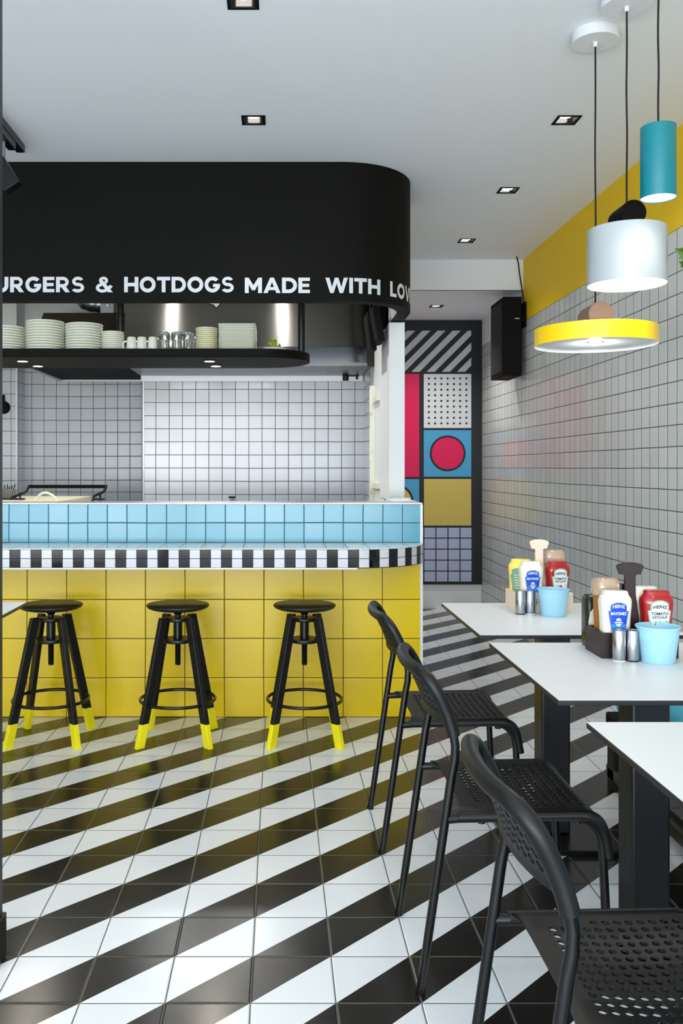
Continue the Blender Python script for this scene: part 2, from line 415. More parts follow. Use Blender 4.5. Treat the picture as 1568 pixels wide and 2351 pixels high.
# ------------------------------------------------------------------ lettering
W_ = .25
def ring(cx, cy, rx, ry, a0, a1, w, n=14):
    q = []; a0, a1 = math.radians(a0), math.radians(a1)
    for i in range(n):
        s, e = a0+(a1-a0)*i/n, a0+(a1-a0)*(i+1)/n
        q.append([(cx+rx*math.cos(s), cy+ry*math.sin(s)), (cx+rx*math.cos(e), cy+ry*math.sin(e)),
                  (cx+(rx-w)*math.cos(e), cy+(ry-w)*math.sin(e)), (cx+(rx-w)*math.cos(s), cy+(ry-w)*math.sin(s))])
    return q
def bar(x0, x1, y0, y1): return [[(x0, y0), (x1, y0), (x1, y1), (x0, y1)]]
G = {
 'H': (.95, bar(0, .25, 0, 1)+bar(.70, .95, 0, 1)+bar(.25, .70, .385, .615)),
 'O': (1.06, ring(.53, .5, .53, .515, 0, 360, .245, 36)),
 'T': (.88, bar(0, .88, .77, 1)+bar(.315, .565, 0, .77)),
 'D': (.96, bar(0, .25, 0, 1)+bar(.25, .47, .77, 1)+bar(.25, .47, 0, .23)+ring(.46, .5, .5, .5, -90, 90, .24, 18)),
 'G': (1.02, ring(.52, .5, .52, .515, 42, 352, .24, 30)+bar(.56, 1.02, .34, .55)),
 'S': (.84, ring(.43, .705, .375, .305, 25, 270, .205, 18)+ring(.41, .30, .42, .315, 90, -152, .21, 18)),
 'U': (.9, bar(0, .25, .44, 1)+bar(.65, .9, .44, 1)+ring(.45, .44, .45, .455, 180, 360, .25, 18)),
 'R': (.88, bar(0, .25, 0, 1)+bar(.25, .46, .79, 1)+bar(.25, .46, .32, .53)+ring(.46, .66, .36, .34, -90, 90, .21, 14)+[[(.33, .34), (.62, .40), (.90, 0), (.60, 0)]]),
 'B': (.88, bar(0, .25, 0, 1)+bar(.25, .48, .80, 1)+bar(.25, .48, .42, .60)+bar(.25, .5, 0, .21)+ring(.48, .72, .33, .28, -90, 90, .2, 12)+ring(.5, .29, .38, .29, -90, 90, .2, 12)),
 'E': (.74, bar(0, .25, 0, 1)+bar(.25, .74, .785, 1)+bar(.25, .69, .395, .605)+bar(.25, .74, 0, .215)),
 'M': (1.10, bar(0, .25, 0, 1)+bar(.85, 1.10, 0, 1)+[[(.0, 1), (.24, 1), (.63, .38), (.48, .14)], [(1.10, 1), (.86, 1), (.47, .38), (.62, .14)]]),
 'A': (1.1, [[(0, 0), (.27, 0), (.67, 1), (.43, 1)], [(.83, 0), (1.10, 0), (.67, 1), (.43, 1)]]+bar(.24, .86, .19, .39)),
 'W': (1.5, [[(0, 1), (.27, 1), (.55, 0), (.32, 0)], [(.63, 1), (.87, 1), (.55, 0), (.32, 0)], [(.63, 1), (.87, 1), (1.18, 0), (.95, 0)], [(1.23, 1), (1.5, 1), (1.18, 0), (.95, 0)]]),
 'I': (.25, bar(0, .25, 0, 1)),
 'L': (.70, bar(0, .25, 0, 1)+bar(.25, .70, 0, .225)),
 'V': (1.08, [[(0, 1), (.28, 1), (.67, 0), (.42, 0)], [(.80, 1), (1.08, 1), (.67, 0), (.42, 0)]]),
 '&': (1.0, ring(.46, .76, .27, .25, -60, 245, .175, 20)+ring(.40, .29, .40, .31, 100, 372, .20, 22)+[[(.18, .72), (.40, .80), (1.02, 0), (.72, 0)], [(.60, .20), (.74, .06), (1.02, .38), (.84, .48)]]),
}
RC = .40; XC = XR-RC; Y0 = 4.5
def along(s, off=0):
    """point on the plan outline of the canopy front at arc length s (s = X on the flat)"""
    if s <= XC: return s, Y0-off, 0
    a = (s-XC)/RC
    if a <= PI/2: return XC+(RC+off)*math.sin(a), Y0+RC-(RC+off)*math.cos(a), a
    return XR+off, Y0+RC+(s-XC-RC*PI/2), PI/2
def word(bm, txt, s0, s1, z0, cap, gap=.10):
    tot = sum(G[c][0] for c in txt)+gap*(len(txt)-1); k = (s1-s0)/tot; x = 0
    lay = 0
    for c in txt:
        for qd in G[c][1]:
            lay += 1; off = .0012+.00004*(lay % 9)
            n = 3; g = []
            for j in range(n+1):
                row = []
                for i in range(n+1):
                    u, v = i/n, j/n
                    px = (1-u)*(1-v)*qd[0][0]+u*(1-v)*qd[1][0]+u*v*qd[2][0]+(1-u)*v*qd[3][0]
                    pz = (1-u)*(1-v)*qd[0][1]+u*(1-v)*qd[1][1]+u*v*qd[2][1]+(1-u)*v*qd[3][1]
                    X, Y, _ = along(s0+(x+px)*k, off); row.append(bm.verts.new((X, Y, z0+pz*cap)))
                g.append(row)
            for j in range(n):
                for i in range(n): bm.faces.new((g[j][i], g[j][i+1], g[j+1][i+1], g[j+1][i]))
        x += G[c][0]+gap

# ------------------------------------------------------------------ black canopy over the kitchen opening
can = thing('kitchen_canopy', 'black rounded canopy wall hanging from the ceiling with white slogan lettering', 'canopy', (0, 0, 0))
ZB = 2.092
outer = [(-4, Y0)]+[(s, Y0) for s in (-2, -1, 0)]+[along(XC+RC*a)[:2] for a in [PI/2*i/28 for i in range(29)]]+[(XR, SOFY)]
th = .075; ri = .31
inner = [(-4, Y0+th)]+[(s, Y0+th) for s in (-2, -1, 0)]+[(XR-th-ri+ri*math.sin(a), Y0+th+ri-ri*math.cos(a)) for a in [PI/2*i/28 for i in range(29)]]+[(XR-th, SOFY)]
b = B()
def strip(bm, pts, z0, z1, mi):
    A = [bm.verts.new((p[0], p[1], z0)) for p in pts]; C = [bm.verts.new((p[0], p[1], z1)) for p in pts]
    for i in range(len(pts)-1): bm.faces.new((A[i], A[i+1], C[i+1], C[i])).material_index = mi
strip(b, outer, ZB, CEIL-.0005, 0); strip(b, inner, ZB, CEIL-.0005, 1)
for i in range(len(outer)-1):
    quad(b, [(*outer[i], ZB), (*outer[i+1], ZB), (*inner[i+1], ZB), (*inner[i], ZB)], 0)
bmesh.ops.remove_doubles(b, verts=b.verts[:], dist=1e-5)
obj('fascia', b, [M_black, M_white], can, smooth=50)
CAP = .0775
for txt, s0, s1, z0 in (('BURGERS', -1.505, -.977, 2.134), ('&', -.919, -.835, 2.134), ('HOTDOGS', -.777, -.2254, 2.134),
                        ('MADE', -.1705, .1565, 2.130), ('WITH', .234, .525, 2.130), ('LOVE', .592, .872, 2.132)):
    b = B(); word(b, txt, s0, s1, z0, CAP, .11 if txt == 'BURGERS' else .09); bmesh.ops.recalc_face_normals(b, faces=b.faces[:])
    obj('lettering', b, M_text, can, label='white bold word on the black canopy')

# ------------------------------------------------------------------ service counter
cnt = thing('service_counter', 'tiled service counter with yellow front, blue upstand and black and white ledge', 'counter', (-1, 4.6, 0))
def lo(o): o.location = (1, -4.6, 0); return o      # geometry below is in room coordinates
CX = .722
b = B(); box(b, -3.99, CX-.012, 4.5, 4.64, 0, .80); lo(obj('yellow_tiled_front', b, M_ytile, cnt, label='front of large yellow tiles'))
b = B(); box(b, -3.99, CX-.006, 4.5, 4.64, .80, 1.068); lo(obj('blue_tiled_upstand', b, M_btile, cnt, label='two rows of sky blue tiles'))
b = B(); box(b, -3.99, CX, 4.492, 4.70, 1.068, 1.077); lo(obj('metal_top', b, M_trim, cnt, label='shiny metal edging strip on top', bevel=.002))
b = B(); box(b, CX-.012, CX+.001, 4.494, 4.506, 0, 1.068); lo(obj('corner_trim', b, M_white, cnt))
b = B(); box(b, .62, CX, 4.64, 5.22, 0, 1.068); box(b, .60, CX+.002, 4.70, 5.13, 1.068, 1.077); lo(obj('return_wall', b, M_white, cnt))
b = B(); box(b, .585, .74, 5.02, 5.13, 1.0775, 1.084); lo(obj('post_plate', b, M_trim, cnt))
LR = .355; LY = 4.16; LXC = .367
def led(s, off=0):
    if s <= LXC: return s, LY-off
    a = (s-LXC)/LR
    return LXC+(LR+off)*math.sin(a), LY+LR-(LR+off)*math.cos(a)
arc = [LXC+LR*a for a in [PI/2*i/24 for i in range(25)]]
b = B(); pl = [(-3.99, 4.5)]+[led(s) for s in [-3.99]+arc]; pl = [(p[0], min(p[1], 4.4999)) for p in pl]
LZ0, LZ1 = .785, .876
fs = prism(b, pl, 'z', LZ0, LZ1-.004)
lo(obj('ledge', b, M_grout, cnt, label='ledge core behind the edge tiles'))
b = B(); prism(b, pl, 'z', LZ1-.004, LZ1); lo(obj('ledge_top', b, M_ledgetop, cnt, label='white tiled ledge top'))
b = B(); TW = .0491; s = -.267-TW*70; k = 0
def tpiece(bm, s0, s1, z0, z1, mi, off):
    n = 3
    for i in range(n):
        a, c = s0+(s1-s0)*i/n, s0+(s1-s0)*(i+1)/n
        p0, p1, q0, q1 = led(a, off), led(c, off), led(a, .0005), led(c, .0005)
        quad(bm, [(*p0, z0), (*p1, z0), (*p1, z1), (*p0, z1)], mi)
        quad(bm, [(*p0, z1), (*p1, z1), (*q1, z1), (*q0, z1)], mi); quad(bm, [(*p0, z0), (*p1, z0), (*q1, z0), (*q0, z0)], mi)
        if i == 0: quad(bm, [(*p0, z0), (*p0, z1), (*q0, z1), (*q0, z0)], mi)
        if i == n-1: quad(bm, [(*p1, z0), (*p1, z1), (*q1, z1), (*q1, z0)], mi)
smax = LXC+LR*PI/2
while s < smax-.01:
    e = min(s+TW, smax)
    for z0, z1 in ((LZ0+.004, .829), (.832, LZ1-.005)):
        tpiece(b, s+.0012, e-.0012, z0, z1, (0 if k % 2 == 0 else 1), .0045)
    s += TW; k += 1
bmesh.ops.remove_doubles(b, verts=b.verts[:], dist=1e-5)
lo(obj('ledge_edge_tiles', b, [M_tblack, M_twhite], cnt, label='black and white square tiles along the ledge edge'))
b = B()
for z0, z1 in ((LZ0-.006, LZ0+.003), (LZ1-.004, LZ1+.002)): box(b, -3.99, LXC, LY-.006, LY+.002, z0, z1)
lo(obj('ledge_trim', b, M_trim, cnt, bevel=.0015))

# ------------------------------------------------------------------ hanging shelf and lamps under it
SX, SY, SR = -.09, 4.91, .26; SZ0, SZ1 = 1.827, 1.872
sh = thing('hanging_shelf', 'long black shelf with rounded end hanging in the kitchen opening, loaded with crockery', 'shelf', (SX, SY, SZ0))
def ls(o): o.location = (-SX, -SY, -SZ0); return o
pl = [(-4, SY-SR)]+[(SX+SR*math.sin(a), SY-SR*math.cos(a)) for a in [PI*i/40 for i in range(41)]]+[(-4, SY+SR)]
b = B(); prism(b, pl, 'z', SZ0, SZ1); ls(obj('shelf_board', b, mat('shelf_metal', (9, 9, 6), .6, spec=.12), sh, bevel=.003))
for x in (.124, -.867, -2.6):
    b = B(); tube(b, [(x, SY, SZ1), (x, SY, CEIL)], .019, 20); ls(obj('rod', b, M_blackmet, sh, smooth=True))
for (x, y), w in zip([(-1.373, 4.80), (-1.353, 5.03), (-.371, 4.80), (-.353, 5.03)], ['front left', 'rear left', 'front right', 'rear right']):
    t = thing('shelf_spotlight', 'small round spotlight under the black shelf, %s of the four' % w, 'spotlight', (x, y, SZ0), 0, 'spotlights under the kitchen shelf')
    b = B(); lathe(b, [(.031, -.005), (.036, -.0035), (.036, 0), (.024, 0)], 28); obj('bezel', b, M_blackmet, t, smooth=True)
    b = B(); lathe(b, [(.001, -.0056), (.026, -.0056), (.026, -.004), (.001, -.004)], 24); obj('lamp', b, M_spotglow, t)
    ld = bpy.data.lights.new('spot_beam', 'SPOT'); ld.energy = 7; ld.spot_size = 2.2; ld.color = (1, .93, .8); ld.shadow_soft_size = .02
    lt = link(bpy.data.objects.new('spot_beam', ld)); lt.parent = t; lt.location = (0, 0, -.012)

# ------------------------------------------------------------------ crockery on the shelf
def plate_bm(r, h, cut=28):
    b = B(); lathe(b, [(.001, .002), (r*.55, .001), (r*.6, 0), (r*.66, .003), (r*.80, h*.36), (r*.975, h*.62), (r, h*.72), (r, h*.93), (r*.99, h), (r*.97, h), (r*.8, h*.75), (r*.62, h*.35), (.001, h*.3)], cut); return b
def stack(px, pyw, rad, count, pitch, m, kind, label, cat, group, Y=4.83, hh=None):
    X = (px-VX)*Y/F; h = hh or pitch*1.35
    first = obj(kind, plate_bm(rad, h, 44), m, None, smooth=50); first.location = (X, Y, SZ1)
    tag(first, '', cat, group)
    for i in range(count):
        o = first if i == 0 else first.copy()
        if i: COL.objects.link(o)
        o.location = (X+random.uniform(-.001, .001), Y+random.uniform(-.001, .001), SZ1+i*pitch)
        pos = 'topmost' if i == count-1 else ('bottom one' if i == 0 else '%s from the bottom' % ['', 'second', 'third', 'fourth', 'fifth', 'sixth', 'seventh', 'eighth', 'ninth', 'tenth', 'eleventh', 'twelfth'][i])
        o['label'] = label + ', ' + pos
stack(13, 0, .103, 9, .0145, M_china, 'dinner_plate', 'white plate in the half-hidden leftmost stack on the shelf', 'plate', 'plates in the leftmost stack')
stack(103.5, 0, .103, 11, .0146, M_china, 'dinner_plate', 'large white plate in the tallest stack on the shelf', 'plate', 'plates in the tallest stack')
stack(193, 0, .101, 10, .0146, M_china, 'dinner_plate', 'large white plate in the stack right of the tallest one', 'plate', 'plates in the second large stack')
stack(259, 0, .061, 10, .0107, M_china, 'side_plate', 'small white plate in the stack beside the left rod', 'plate', 'small plates by the rod')
stack(474, 0, .059, 12, .0107, M_creamchina, 'saucer', 'cream saucer in the stack right of the glasses', 'saucer', 'cream saucers')
# square plates
X = (546-VX)*4.83/F; ordn = ['bottom one', 'second', 'third', 'fourth', 'fifth', 'sixth', 'seventh', 'eighth', 'ninth', 'tenth', 'eleventh', 'topmost']
b = B(); r = .1
secs = [(r*.72, 0), (r*.78, .003), (r*.97, .009), (r, .0115), (r*.985, .013), (r*.9, .010), (r*.7, .005)]
rg = []
for w, z in secs:
    q = []
    for cx, cy, a0 in ((1, 1, 0), (-1, 1, 90), (-1, -1, 180), (1, -1, 270)):
        for i in range(5):
            a = math.radians(a0+22.5*i); c = w-.012; q.append(b.verts.new((cx*c+.012*math.cos(a), cy*c+.012*math.sin(a), z)))
    rg.append(q)
for A_, C_ in zip(rg, rg[1:]):
    for i in range(20): b.faces.new((A_[i], A_[(i+1) % 20], C_[(i+1) % 20], C_[i]))
b.faces.new(rg[0]); b.faces.new(rg[-1])
sq = obj('square_plate', b, M_china, smooth=50)
for i in range(12):
    o = sq if i == 0 else sq.copy()
    if i: COL.objects.link(o)
    o.location = (X+random.uniform(-.0012, .0012), 4.83, SZ1+i*.0119)
    tag(o, 'white square plate in the square stack on the shelf, %s' % (ordn[i] if i in (0, 11) else ordn[i]+' from the bottom'), 'plate', 'square plates on the shelf')
# mugs, upside down
def mug(px, label):
    Y = 4.80; t = thing('coffee_mug', label, 'mug', ((px-VX)*Y/F, Y, SZ1), 0, 'white mugs on the shelf')
    b = B(); lathe(b, [(.0265, 0), (.028, .002), (.027, .03), (.0235, .074), (.021, .080), (.001, .081)], 28); obj('cup', b, M_china, t, smooth=50)
    b = B(); tube(b, fillet([(-.024, 0, .058), (-.044, 0, .056), (-.047, 0, .018), (-.026, 0, .014)], .018), .0045, 10); obj('handle', b, M_china, t, smooth=True)
mug(302, 'small white upside-down mug, leftmost of the three on the shelf')
mug(325.5, 'small white upside-down mug, middle of the three on the shelf')
mug(351, 'small white upside-down mug next to the drinking glasses')
def glass(px, Y, label, s=1.0):
    b = B(); pr = [(.030, 0), (.0315, .003), (.027, .03), (.0255, .05), (.029, .075), (.0325, .095), (.031, .103), (.024, .107)]
    lathe(b, [(r*s, z*s) for r, z in pr]+[(.0015, .1065*s)]+[(.0015, .098*s), (.022*s, .097*s)]+[((r-.003)*s, z*s) for r, z in pr[4::-1]], 26, close=False)
    o = obj('drinking_glass', b, M_glass, smooth=60, loc=((px-VX)*Y/F, Y, SZ1)); tag(o, label, 'glass', 'upturned glasses on the shelf')
glass(377, 4.80, 'clear upturned glass, left in the front row beside the mugs')
glass(406, 4.80, 'clear upturned glass, middle of the front row on the shelf')
glass(432.5, 4.80, 'clear upturned glass, right in the front row beside the cream saucers')
glass(366, 4.94, 'clear upturned glass behind, half hidden by the right-hand mug', .9)
glass(392, 4.93, 'clear upturned glass in the back row, between left and middle front glasses', .95)
glass(420, 4.93, 'clear upturned glass in the back row, between middle and right front glasses', .95)
glass(446, 4.93, 'clear upturned glass in the back row, touching the cream saucers', .95)
# cactus ornament on its dish
Y = 4.84; t = thing('cactus_dish', 'small green ceramic cactus standing on an oval white dish on the shelf', 'ornament', ((630-VX)*Y/F, Y, SZ1))
b = B(); lathe(b, [(.045, 0), (.066, .008), (.071, .018), (.067, .024), (.06, .024), (.001, .020)], 40)
obj('dish', b, M_china, t, smooth=True)
b = B()
def rib(bm, path, r0, n=9):
    path = [Vector(p) for p in path]; rings = []
    N_ = len(path)
    for i, p in enumerate(path):
        d = (path[min(i+1, N_-1)]-path[max(i-1, 0)]).normalized(); s = d.cross(Vector((0, 1, 0))).normalized(); u = s.cross(d)
        t_ = i/(N_-1); f = 1 if t_ < .75 else math.sqrt(max(0.02, 1-((t_-.75)/.25)**2))
        rings.append([bm.verts.new(p+(s*math.cos(a)+u*math.sin(a))*r0*f*(1+.10*math.cos(n*a))) for a in [2*PI*k/54 for k in range(54)]])
    for a, c in zip(rings, rings[1:]):
        for k in range(54): bm.faces.new((a[k], a[(k+1) % 54], c[(k+1) % 54], c[k]))
    bm.faces.new(rings[-1])
rib(b, [(-.003, 0, .018+.0605*i/10) for i in range(11)], .0155)
rib(b, fillet([(-.006, -.003, .045), (-.026, -.003, .052), (-.027, -.003, .088)], .018, 6), .0085)
rib(b, fillet([(.004, -.003, .030), (.026, -.003, .028), (.029, -.003, .052)], .016, 6), .0085)
obj('cactus', b, M_cactus, t, smooth=True)

# ------------------------------------------------------------------ kitchen hoods, duct
hood = thing('extractor_hood', 'wide brushed steel extractor hood above the right part of the kitchen', 'extractor hood', (0, KB, 1.94))
def lh(o): o.location = (0, -KB, -1.94); return o
HX0, HX1, HY = -1.036, .632, 6.0
b = B(); quad(b, [(HX0, HY, 2.062), (HX1, HY, 2.062), (HX1, HY+.12, CEIL-.01), (HX0, HY+.12, CEIL-.01)])
quad(b, [(HX0, HY, 2.062), (HX0, HY+.12, CEIL-.01), (HX0, KB-.01, CEIL-.01), (HX0, KB-.01, 2.062)])
quad(b, [(HX1, HY, 2.062), (HX1, HY+.12, CEIL-.01), (HX1, KB-.01, CEIL-.01), (HX1, KB-.01, 2.062)])
lh(obj('canopy_panel', b, M_hood, hood, label='large brushed upper panel'))
b = B(); box(b, HX0, HX1-.04, HY-.004, HY+.02, 1.955, 2.062); box(b, HX0, HX1, HY, HY+.012, 2.056, 2.066)
lh(obj('front_band', b, M_hoodlow, hood, label='polished lower band of the hood', bevel=.002))
b = B(); box(b, HX1-.04, HX1+.004, HY-.01, HY+.03, 1.93, 2.07); lh(obj('end_bracket', b, M_blackmet, hood))
b = B(); box(b, HX0, HX1, HY+.02, KB-.012, 1.945, 1.958); lh(obj('underside_pan', b, mat('hood_underside', (88, 86, 84), .35, 1), hood))
b = B()
for i in range(16): box(b, .02+.036*i, .042+.036*i, HY+.004, HY+.016, 1.936, 1.953)
box(b, HX0, HX1-.02, HY-.002, HY+.003, 1.936, 1.955)
lh(obj('grease_slots', b, mat('grey_slots', (120, 118, 116), .3, 1), hood))
b = B(); box(b, HX0, HX1, KB-.02, KB-.0005, 1.905, 1.945); lh(obj('wall_strip', b, M_trim, hood))
b = B(); lathe(b, [(.020, 0), (.022, .004), (.022, .036), (.016, .040)], 20, (.50, KB-.055, 1.905)); lathe(b, [(.008, 0), (.008, .03)], 14, (.585, KB-.05, 1.915)); box(b, .49, .60, KB-.06, KB-.02, 1.938, 1.946)
lh(obj('gas_knob', b, M_blackpl, hood, smooth=40))

for x in (-.72, -.22):  # added glowing strips and fill lights, put in to brighten the back wall tiles
    b = B(); box(b, x-.16, x+.16, HY+.03, HY+.09, 1.940, 1.946); lh(obj('hood_fill_strip', b, mat('hood_fill_glow', (255, 255, 255), .5, emit=(245, 248, 255), es=5), hood))
    ld = bpy.data.lights.new('hood_fill_light', 'AREA'); ld.shape = 'RECTANGLE'; ld.size = .32; ld.size_y = .06; ld.energy = 4.5; ld.color = (.95, .97, 1)
    lt = link(bpy.data.objects.new('hood_fill_light', ld)); lt.parent = hood; lt.location = (x, HY+.06-KB, -.004)
b = B(); prism(b, [tuple(P(px, py, 6.04).xz) for px, py in ((472, 684), (508, 684), (503, 700), (497, 706), (490, 699), (479, 697))], 'y', 6.035, 6.038)
tag(obj('paper_note', b, M_twhite), 'scrap of pale paper stuck on the steel hood just below the canopy', 'paper')
pn = P(6, 935, 7.13); b = B(); lathe(b, [(.001, 0), (.045, 0), (.052, .025), (.048, .025)], 28, (pn.x, 7.135, pn.z), axis='y'); box(b, pn.x-.008, pn.x+.008, 7.14, 7.1648, pn.z, pn.z+.10)
tag(obj('small_pan', b, M_black, smooth=40), 'small black pan hung on the tiled wall at the left edge', 'pan')

hb = thing('dark_hood', 'dark brown sloping extractor hood in the left kitchen recess behind the plates', 'extractor hood', (-1.4, KR, 1.97))
def l2(o): o.location = (1.4, -KR, -1.97); return o
b = B(); x0, x1, ya, yb, z0, z1 = -1.80, -1.045, 6.3, KR-.003, 1.975, 2.40
v = [(x0, ya, z0), (x1, ya, z0), (x1, yb, z0), (x0, yb, z0), (x0+.06, ya+.33, z1), (x1, ya+.33, z1), (x1, yb, z1), (x0+.06, yb, z1)]
for f in ((0, 1, 5, 4), (1, 2, 6, 5), (3, 0, 4, 7), (4, 5, 6, 7)): quad(b, [v[i] for i in f])
bmesh.ops.remove_doubles(b, verts=b.verts[:], dist=1e-5)
l2(obj('hood_body', b, M_brownsteel, hb))
b = B(); box(b, x0+.02, x1-.02, ya+.02, yb, z0+.004, z0+.02); l2(obj('filter', b, M_black, hb))
b = B(); box(b, x0-.012, x0+.02, ya, yb, z0-.006, z0+.014); box(b, x0, x1, ya-.004, ya+.02, z0-.006, z0+.04); box(b, x1-.02, x1+.008, ya, yb, z0-.006, z0+.014); box(b, x0, x1, yb-.02, yb, z0-.01, z0+.012)
l2(obj('rim', b, M_trim, hb))
dt = B(); base = fillet([(-1.53, 6.9, CEIL-.001), (-1.53, 6.9, 2.53), (-1.30, 6.9, 2.505)], [0, .10, 0], 14)
path = []
for a_, c_ in zip(base, base[1:]):
    n_ = max(1, int((c_-a_).length/.012)); path += [a_.lerp(c_, q/n_) for q in range(n_)]
path.append(base[-1])
tube(dt, path, [.066 if (q//2) % 2 else .062 for q in range(len(path))], 24)
lathe(dt, [(.070, -1.325), (.073, -1.32), (.073, -1.30), (.070, -1.295)], 24, (0, 6.9, 2.506), axis='x')
box(dt, -1.36, -1.26, 6.83, 6.97, 2.395, 2.57)
duct = obj('ventilation_duct', dt, M_duct, smooth=50); tag(duct, 'silver flexible ventilation duct bent above the dark hood', 'duct')

# ------------------------------------------------------------------ things on the kitchen worktops
b = B(); box(b, -1.0, .62, 5.95, KB-.003, 0, .99); wt = obj('kitchen_worktop', b, M_steel, bevel=.004); tag(wt, 'steel worktop unit along the white tiled kitchen back wall', 'worktop')
b = B(); box(b, -3.4, -1.32, 5.35, 6.3, 0, 1.055); wt = obj('prep_counter', b, mat('pale_prep_top', (214, 206, 170), .3), bevel=.004); tag(wt, 'prep counter with cream edge behind the left end of the bar', 'worktop')
gr = thing('grill_lid_handle', 'black bar handle on two cranked arms above the prep counter', 'handle', (-1.4, 5.5, 1.055))
Y = 5.5
def K(px, py, Y=5.5): p = P(px, py, Y); return (p.x+1.4, Y-5.5, p.z-1.055)
b = B(); box(b, K(66, 0)[0], K(245, 0)[0], -.006, .006, K(0, 1121)[2], K(0, 1113)[2]); obj('bar', b, M_black, gr, bevel=.002)
for pts in ([(67, 1114), (62, 1127), (57, 1131), (28, 1142), (22, 1152)], [(244, 1113), (242, 1123), (236, 1130), (216, 1139), (213, 1152)]):
    b = B(); tube(b, [K(*p) for p in pts], .008, 8); obj('arm', b, M_blackmet, gr, smooth=60)
for x in (46, 230):
    b = B(); tube(b, [K(x, 1134), K(x, 1150)], .006, 8); box(b, K(x-14, 0)[0], K(x+10, 0)[0], -.02, .02, -.001, .012); obj('foot', b, M_blackmet, gr)
ho = B(); tube(ho, fillet([P(80, 1152, 5.42), P(92, 1134, 5.42), P(106, 1130, 5.42), P(122, 1138, 5.42), P(130, 1147, 5.42)], .05, 5), .0075, 12)
lathe(ho, [(.012, 0), (.012, .02)], 14, tuple(P(130, 1150, 5.42)))
tag(obj('rinse_hose', ho, M_pale, smooth=True), 'curved cream tap hose in front of the black bar handle', 'hose')
ut = thing('utensil_tray', 'grey metal tray with small utensils at the left end of the kitchen', 'tray', tuple(P(20, 1144, 5.6)))
b = B(); box(b, -.06, .035, -.05, .05, 0, .055); obj('caddy', b, mat('zinc', (110, 110, 110), .5, .6), ut, bevel=.003)
b = B(); box(b, -.1, .045, -.08, .07, -.008, 0); obj('stand', b, M_blackmet, ut)
b = B()
for i in range(6): tube(b, [(-.035+.012*i, 0, .04), (-.045+.016*i, .01*(i % 3), .075+.006*(i % 3))], .003, 6)
obj('utensil', b, M_black, ut)
p = P(533, 1143, 6.25); dp = thing('dispenser_bottle', 'small dispenser with black pump cap on the worktop behind the bar', 'dispenser', (p.x, 6.25, .99))
b = B(); lathe(b, [(.02, 0), (.022, .004), (.02, .035), (.006, .042), (.005, .05)], 20); obj('body', b, M_steel, dp, smooth=True)
b = B(); box(b, -.025, .022, -.012, .012, .048, .066); obj('pump_cap', b, M_capblack, dp, bevel=.006, seg=3)
gg = thing('grill_grate', 'low dark slotted grill grate just showing over the counter top', 'grill', (.22, 6.1, .99))
b = B(); box(b, -.36, .33, -.04, .30, 0, .018); obj('frame', b, M_steel, gg)
b = B()
for i in range(22): box(b, -.35+.031*i, -.334+.031*i, -.035, .29, .018, .026)
obj('bars', b, M_black, gg)

# side-wall peg rail, hanging screens
rl = thing('wall_rail', 'cream slotted rail screwed to the kitchen side wall beside the white post', 'rail', (.62, 5.97, 1.0))
b = B(); box(b, -.012, .019, 0, .02, .02, .80); box(b, -.016, .003, -.003, 0, .30, .52); box(b, -.016, .003, -.003, 0, .62, .78); box(b, -.016, .003, -.003, 0, .02, .17); obj('rail', b, M_pale, rl)
for z in (.12, .68):
    b = B(); box(b, .0, .02, -.30, 0, z, z+.035); obj('bracket', b, M_pale, rl)
for z in (.085, .36, .61):
    b = B(); lathe(b, [(.001, -.006), (.004, -.006), (.005, -.003), (.005, 0)], 12, (-.004, 0, z), axis='y'); obj('screw', b, M_steel, rl)
def screen(xt, yt_, xb, yb_, Y, w, d, label):
    a, c = P(xt, yt_, Y), P(xb, yb_, Y); t = thing('menu_screen', label, 'screen', tuple((a+c)/2), 0, 'black screens hung behind the canopy')
    L_ = (a-c).length; ang = math.atan2(a.x-c.x, a.z-c.z)
    b = B(); box(b, -w/2, w/2, -.02, d, -L_/2, L_/2); bmesh.ops.rotate(b, verts=b.verts[:], matrix=Matrix.Rotation(ang, 3, 'Y')); obj('housing', b, M_black, t, bevel=.003)
    b = B(); box(b, -w/2-.003, -w/2, 0, d-.02, -L_/2+.02, L_/2-.02); bmesh.ops.rotate(b, verts=b.verts[:], matrix=Matrix.Rotation(ang, 3, 'Y')); obj('display', b, M_black, t)
    b = B(); tube(b, [(0, .05, L_/2-.03), (0, .05, CEIL-t.location.z)], .012, 10); obj('mount', b, M_blackmet, t)
screen(848, 716, 859, 804, 5.35, .03, .22, 'black screen seen edge-on under the canopy, left and lower of the pair')
screen(862, 702, 876, 783, 5.15, .035, .2, 'black screen seen edge-on beside the white post, right and higher of the pair')
b = B(); box(b, .585, .632, 5.3, 5.42, 2.09, 2.29); tag(obj('junction_box', b, M_black, bevel=.003), 'small black box on the inside of the canopy above the white post', 'box')

# ------------------------------------------------------------------ patterned door panel at the end of the corridor
S = FARY/F
mu = thing('patterned_door', 'tall black framed door painted with stripes, dots, circles and coloured squares', 'door', (1.3, FARY-.03, .218))
yb = FARY-.03
def lm(o): o.location = (-1.3, -yb, -.218); return o
def mx(px): return (px-VX)*S
def mz(py): return H+(VY-py)*S
b = B(); box(b, .74, WX-.001, yb, FARY-.0005, .218, mz(737)); lm(obj('frame', b, mat('door_black', (16, 16, 22), .5), mu, bevel=.002))
pinkc = mat('panel_pink', (220, 2, 84), .5); bluec = mat('panel_blue', (72, 160, 205), .5); yelc = mat('panel_yellow', (208, 184, 92), .5)
dotw = mat('panel_white', (215, 218, 220), .5); lil = mat('panel_lilac', (178, 186, 215), .5); pk = mat('panel_black', (12, 12, 16), .5)
def pan(name, x0, x1, y0, y1, m, label=None):
    b = B(); box(b, mx(x0), mx(x1), yb-.004, yb, mz(y1), mz(y0)); return lm(obj(name, b, m, mu, label=label))
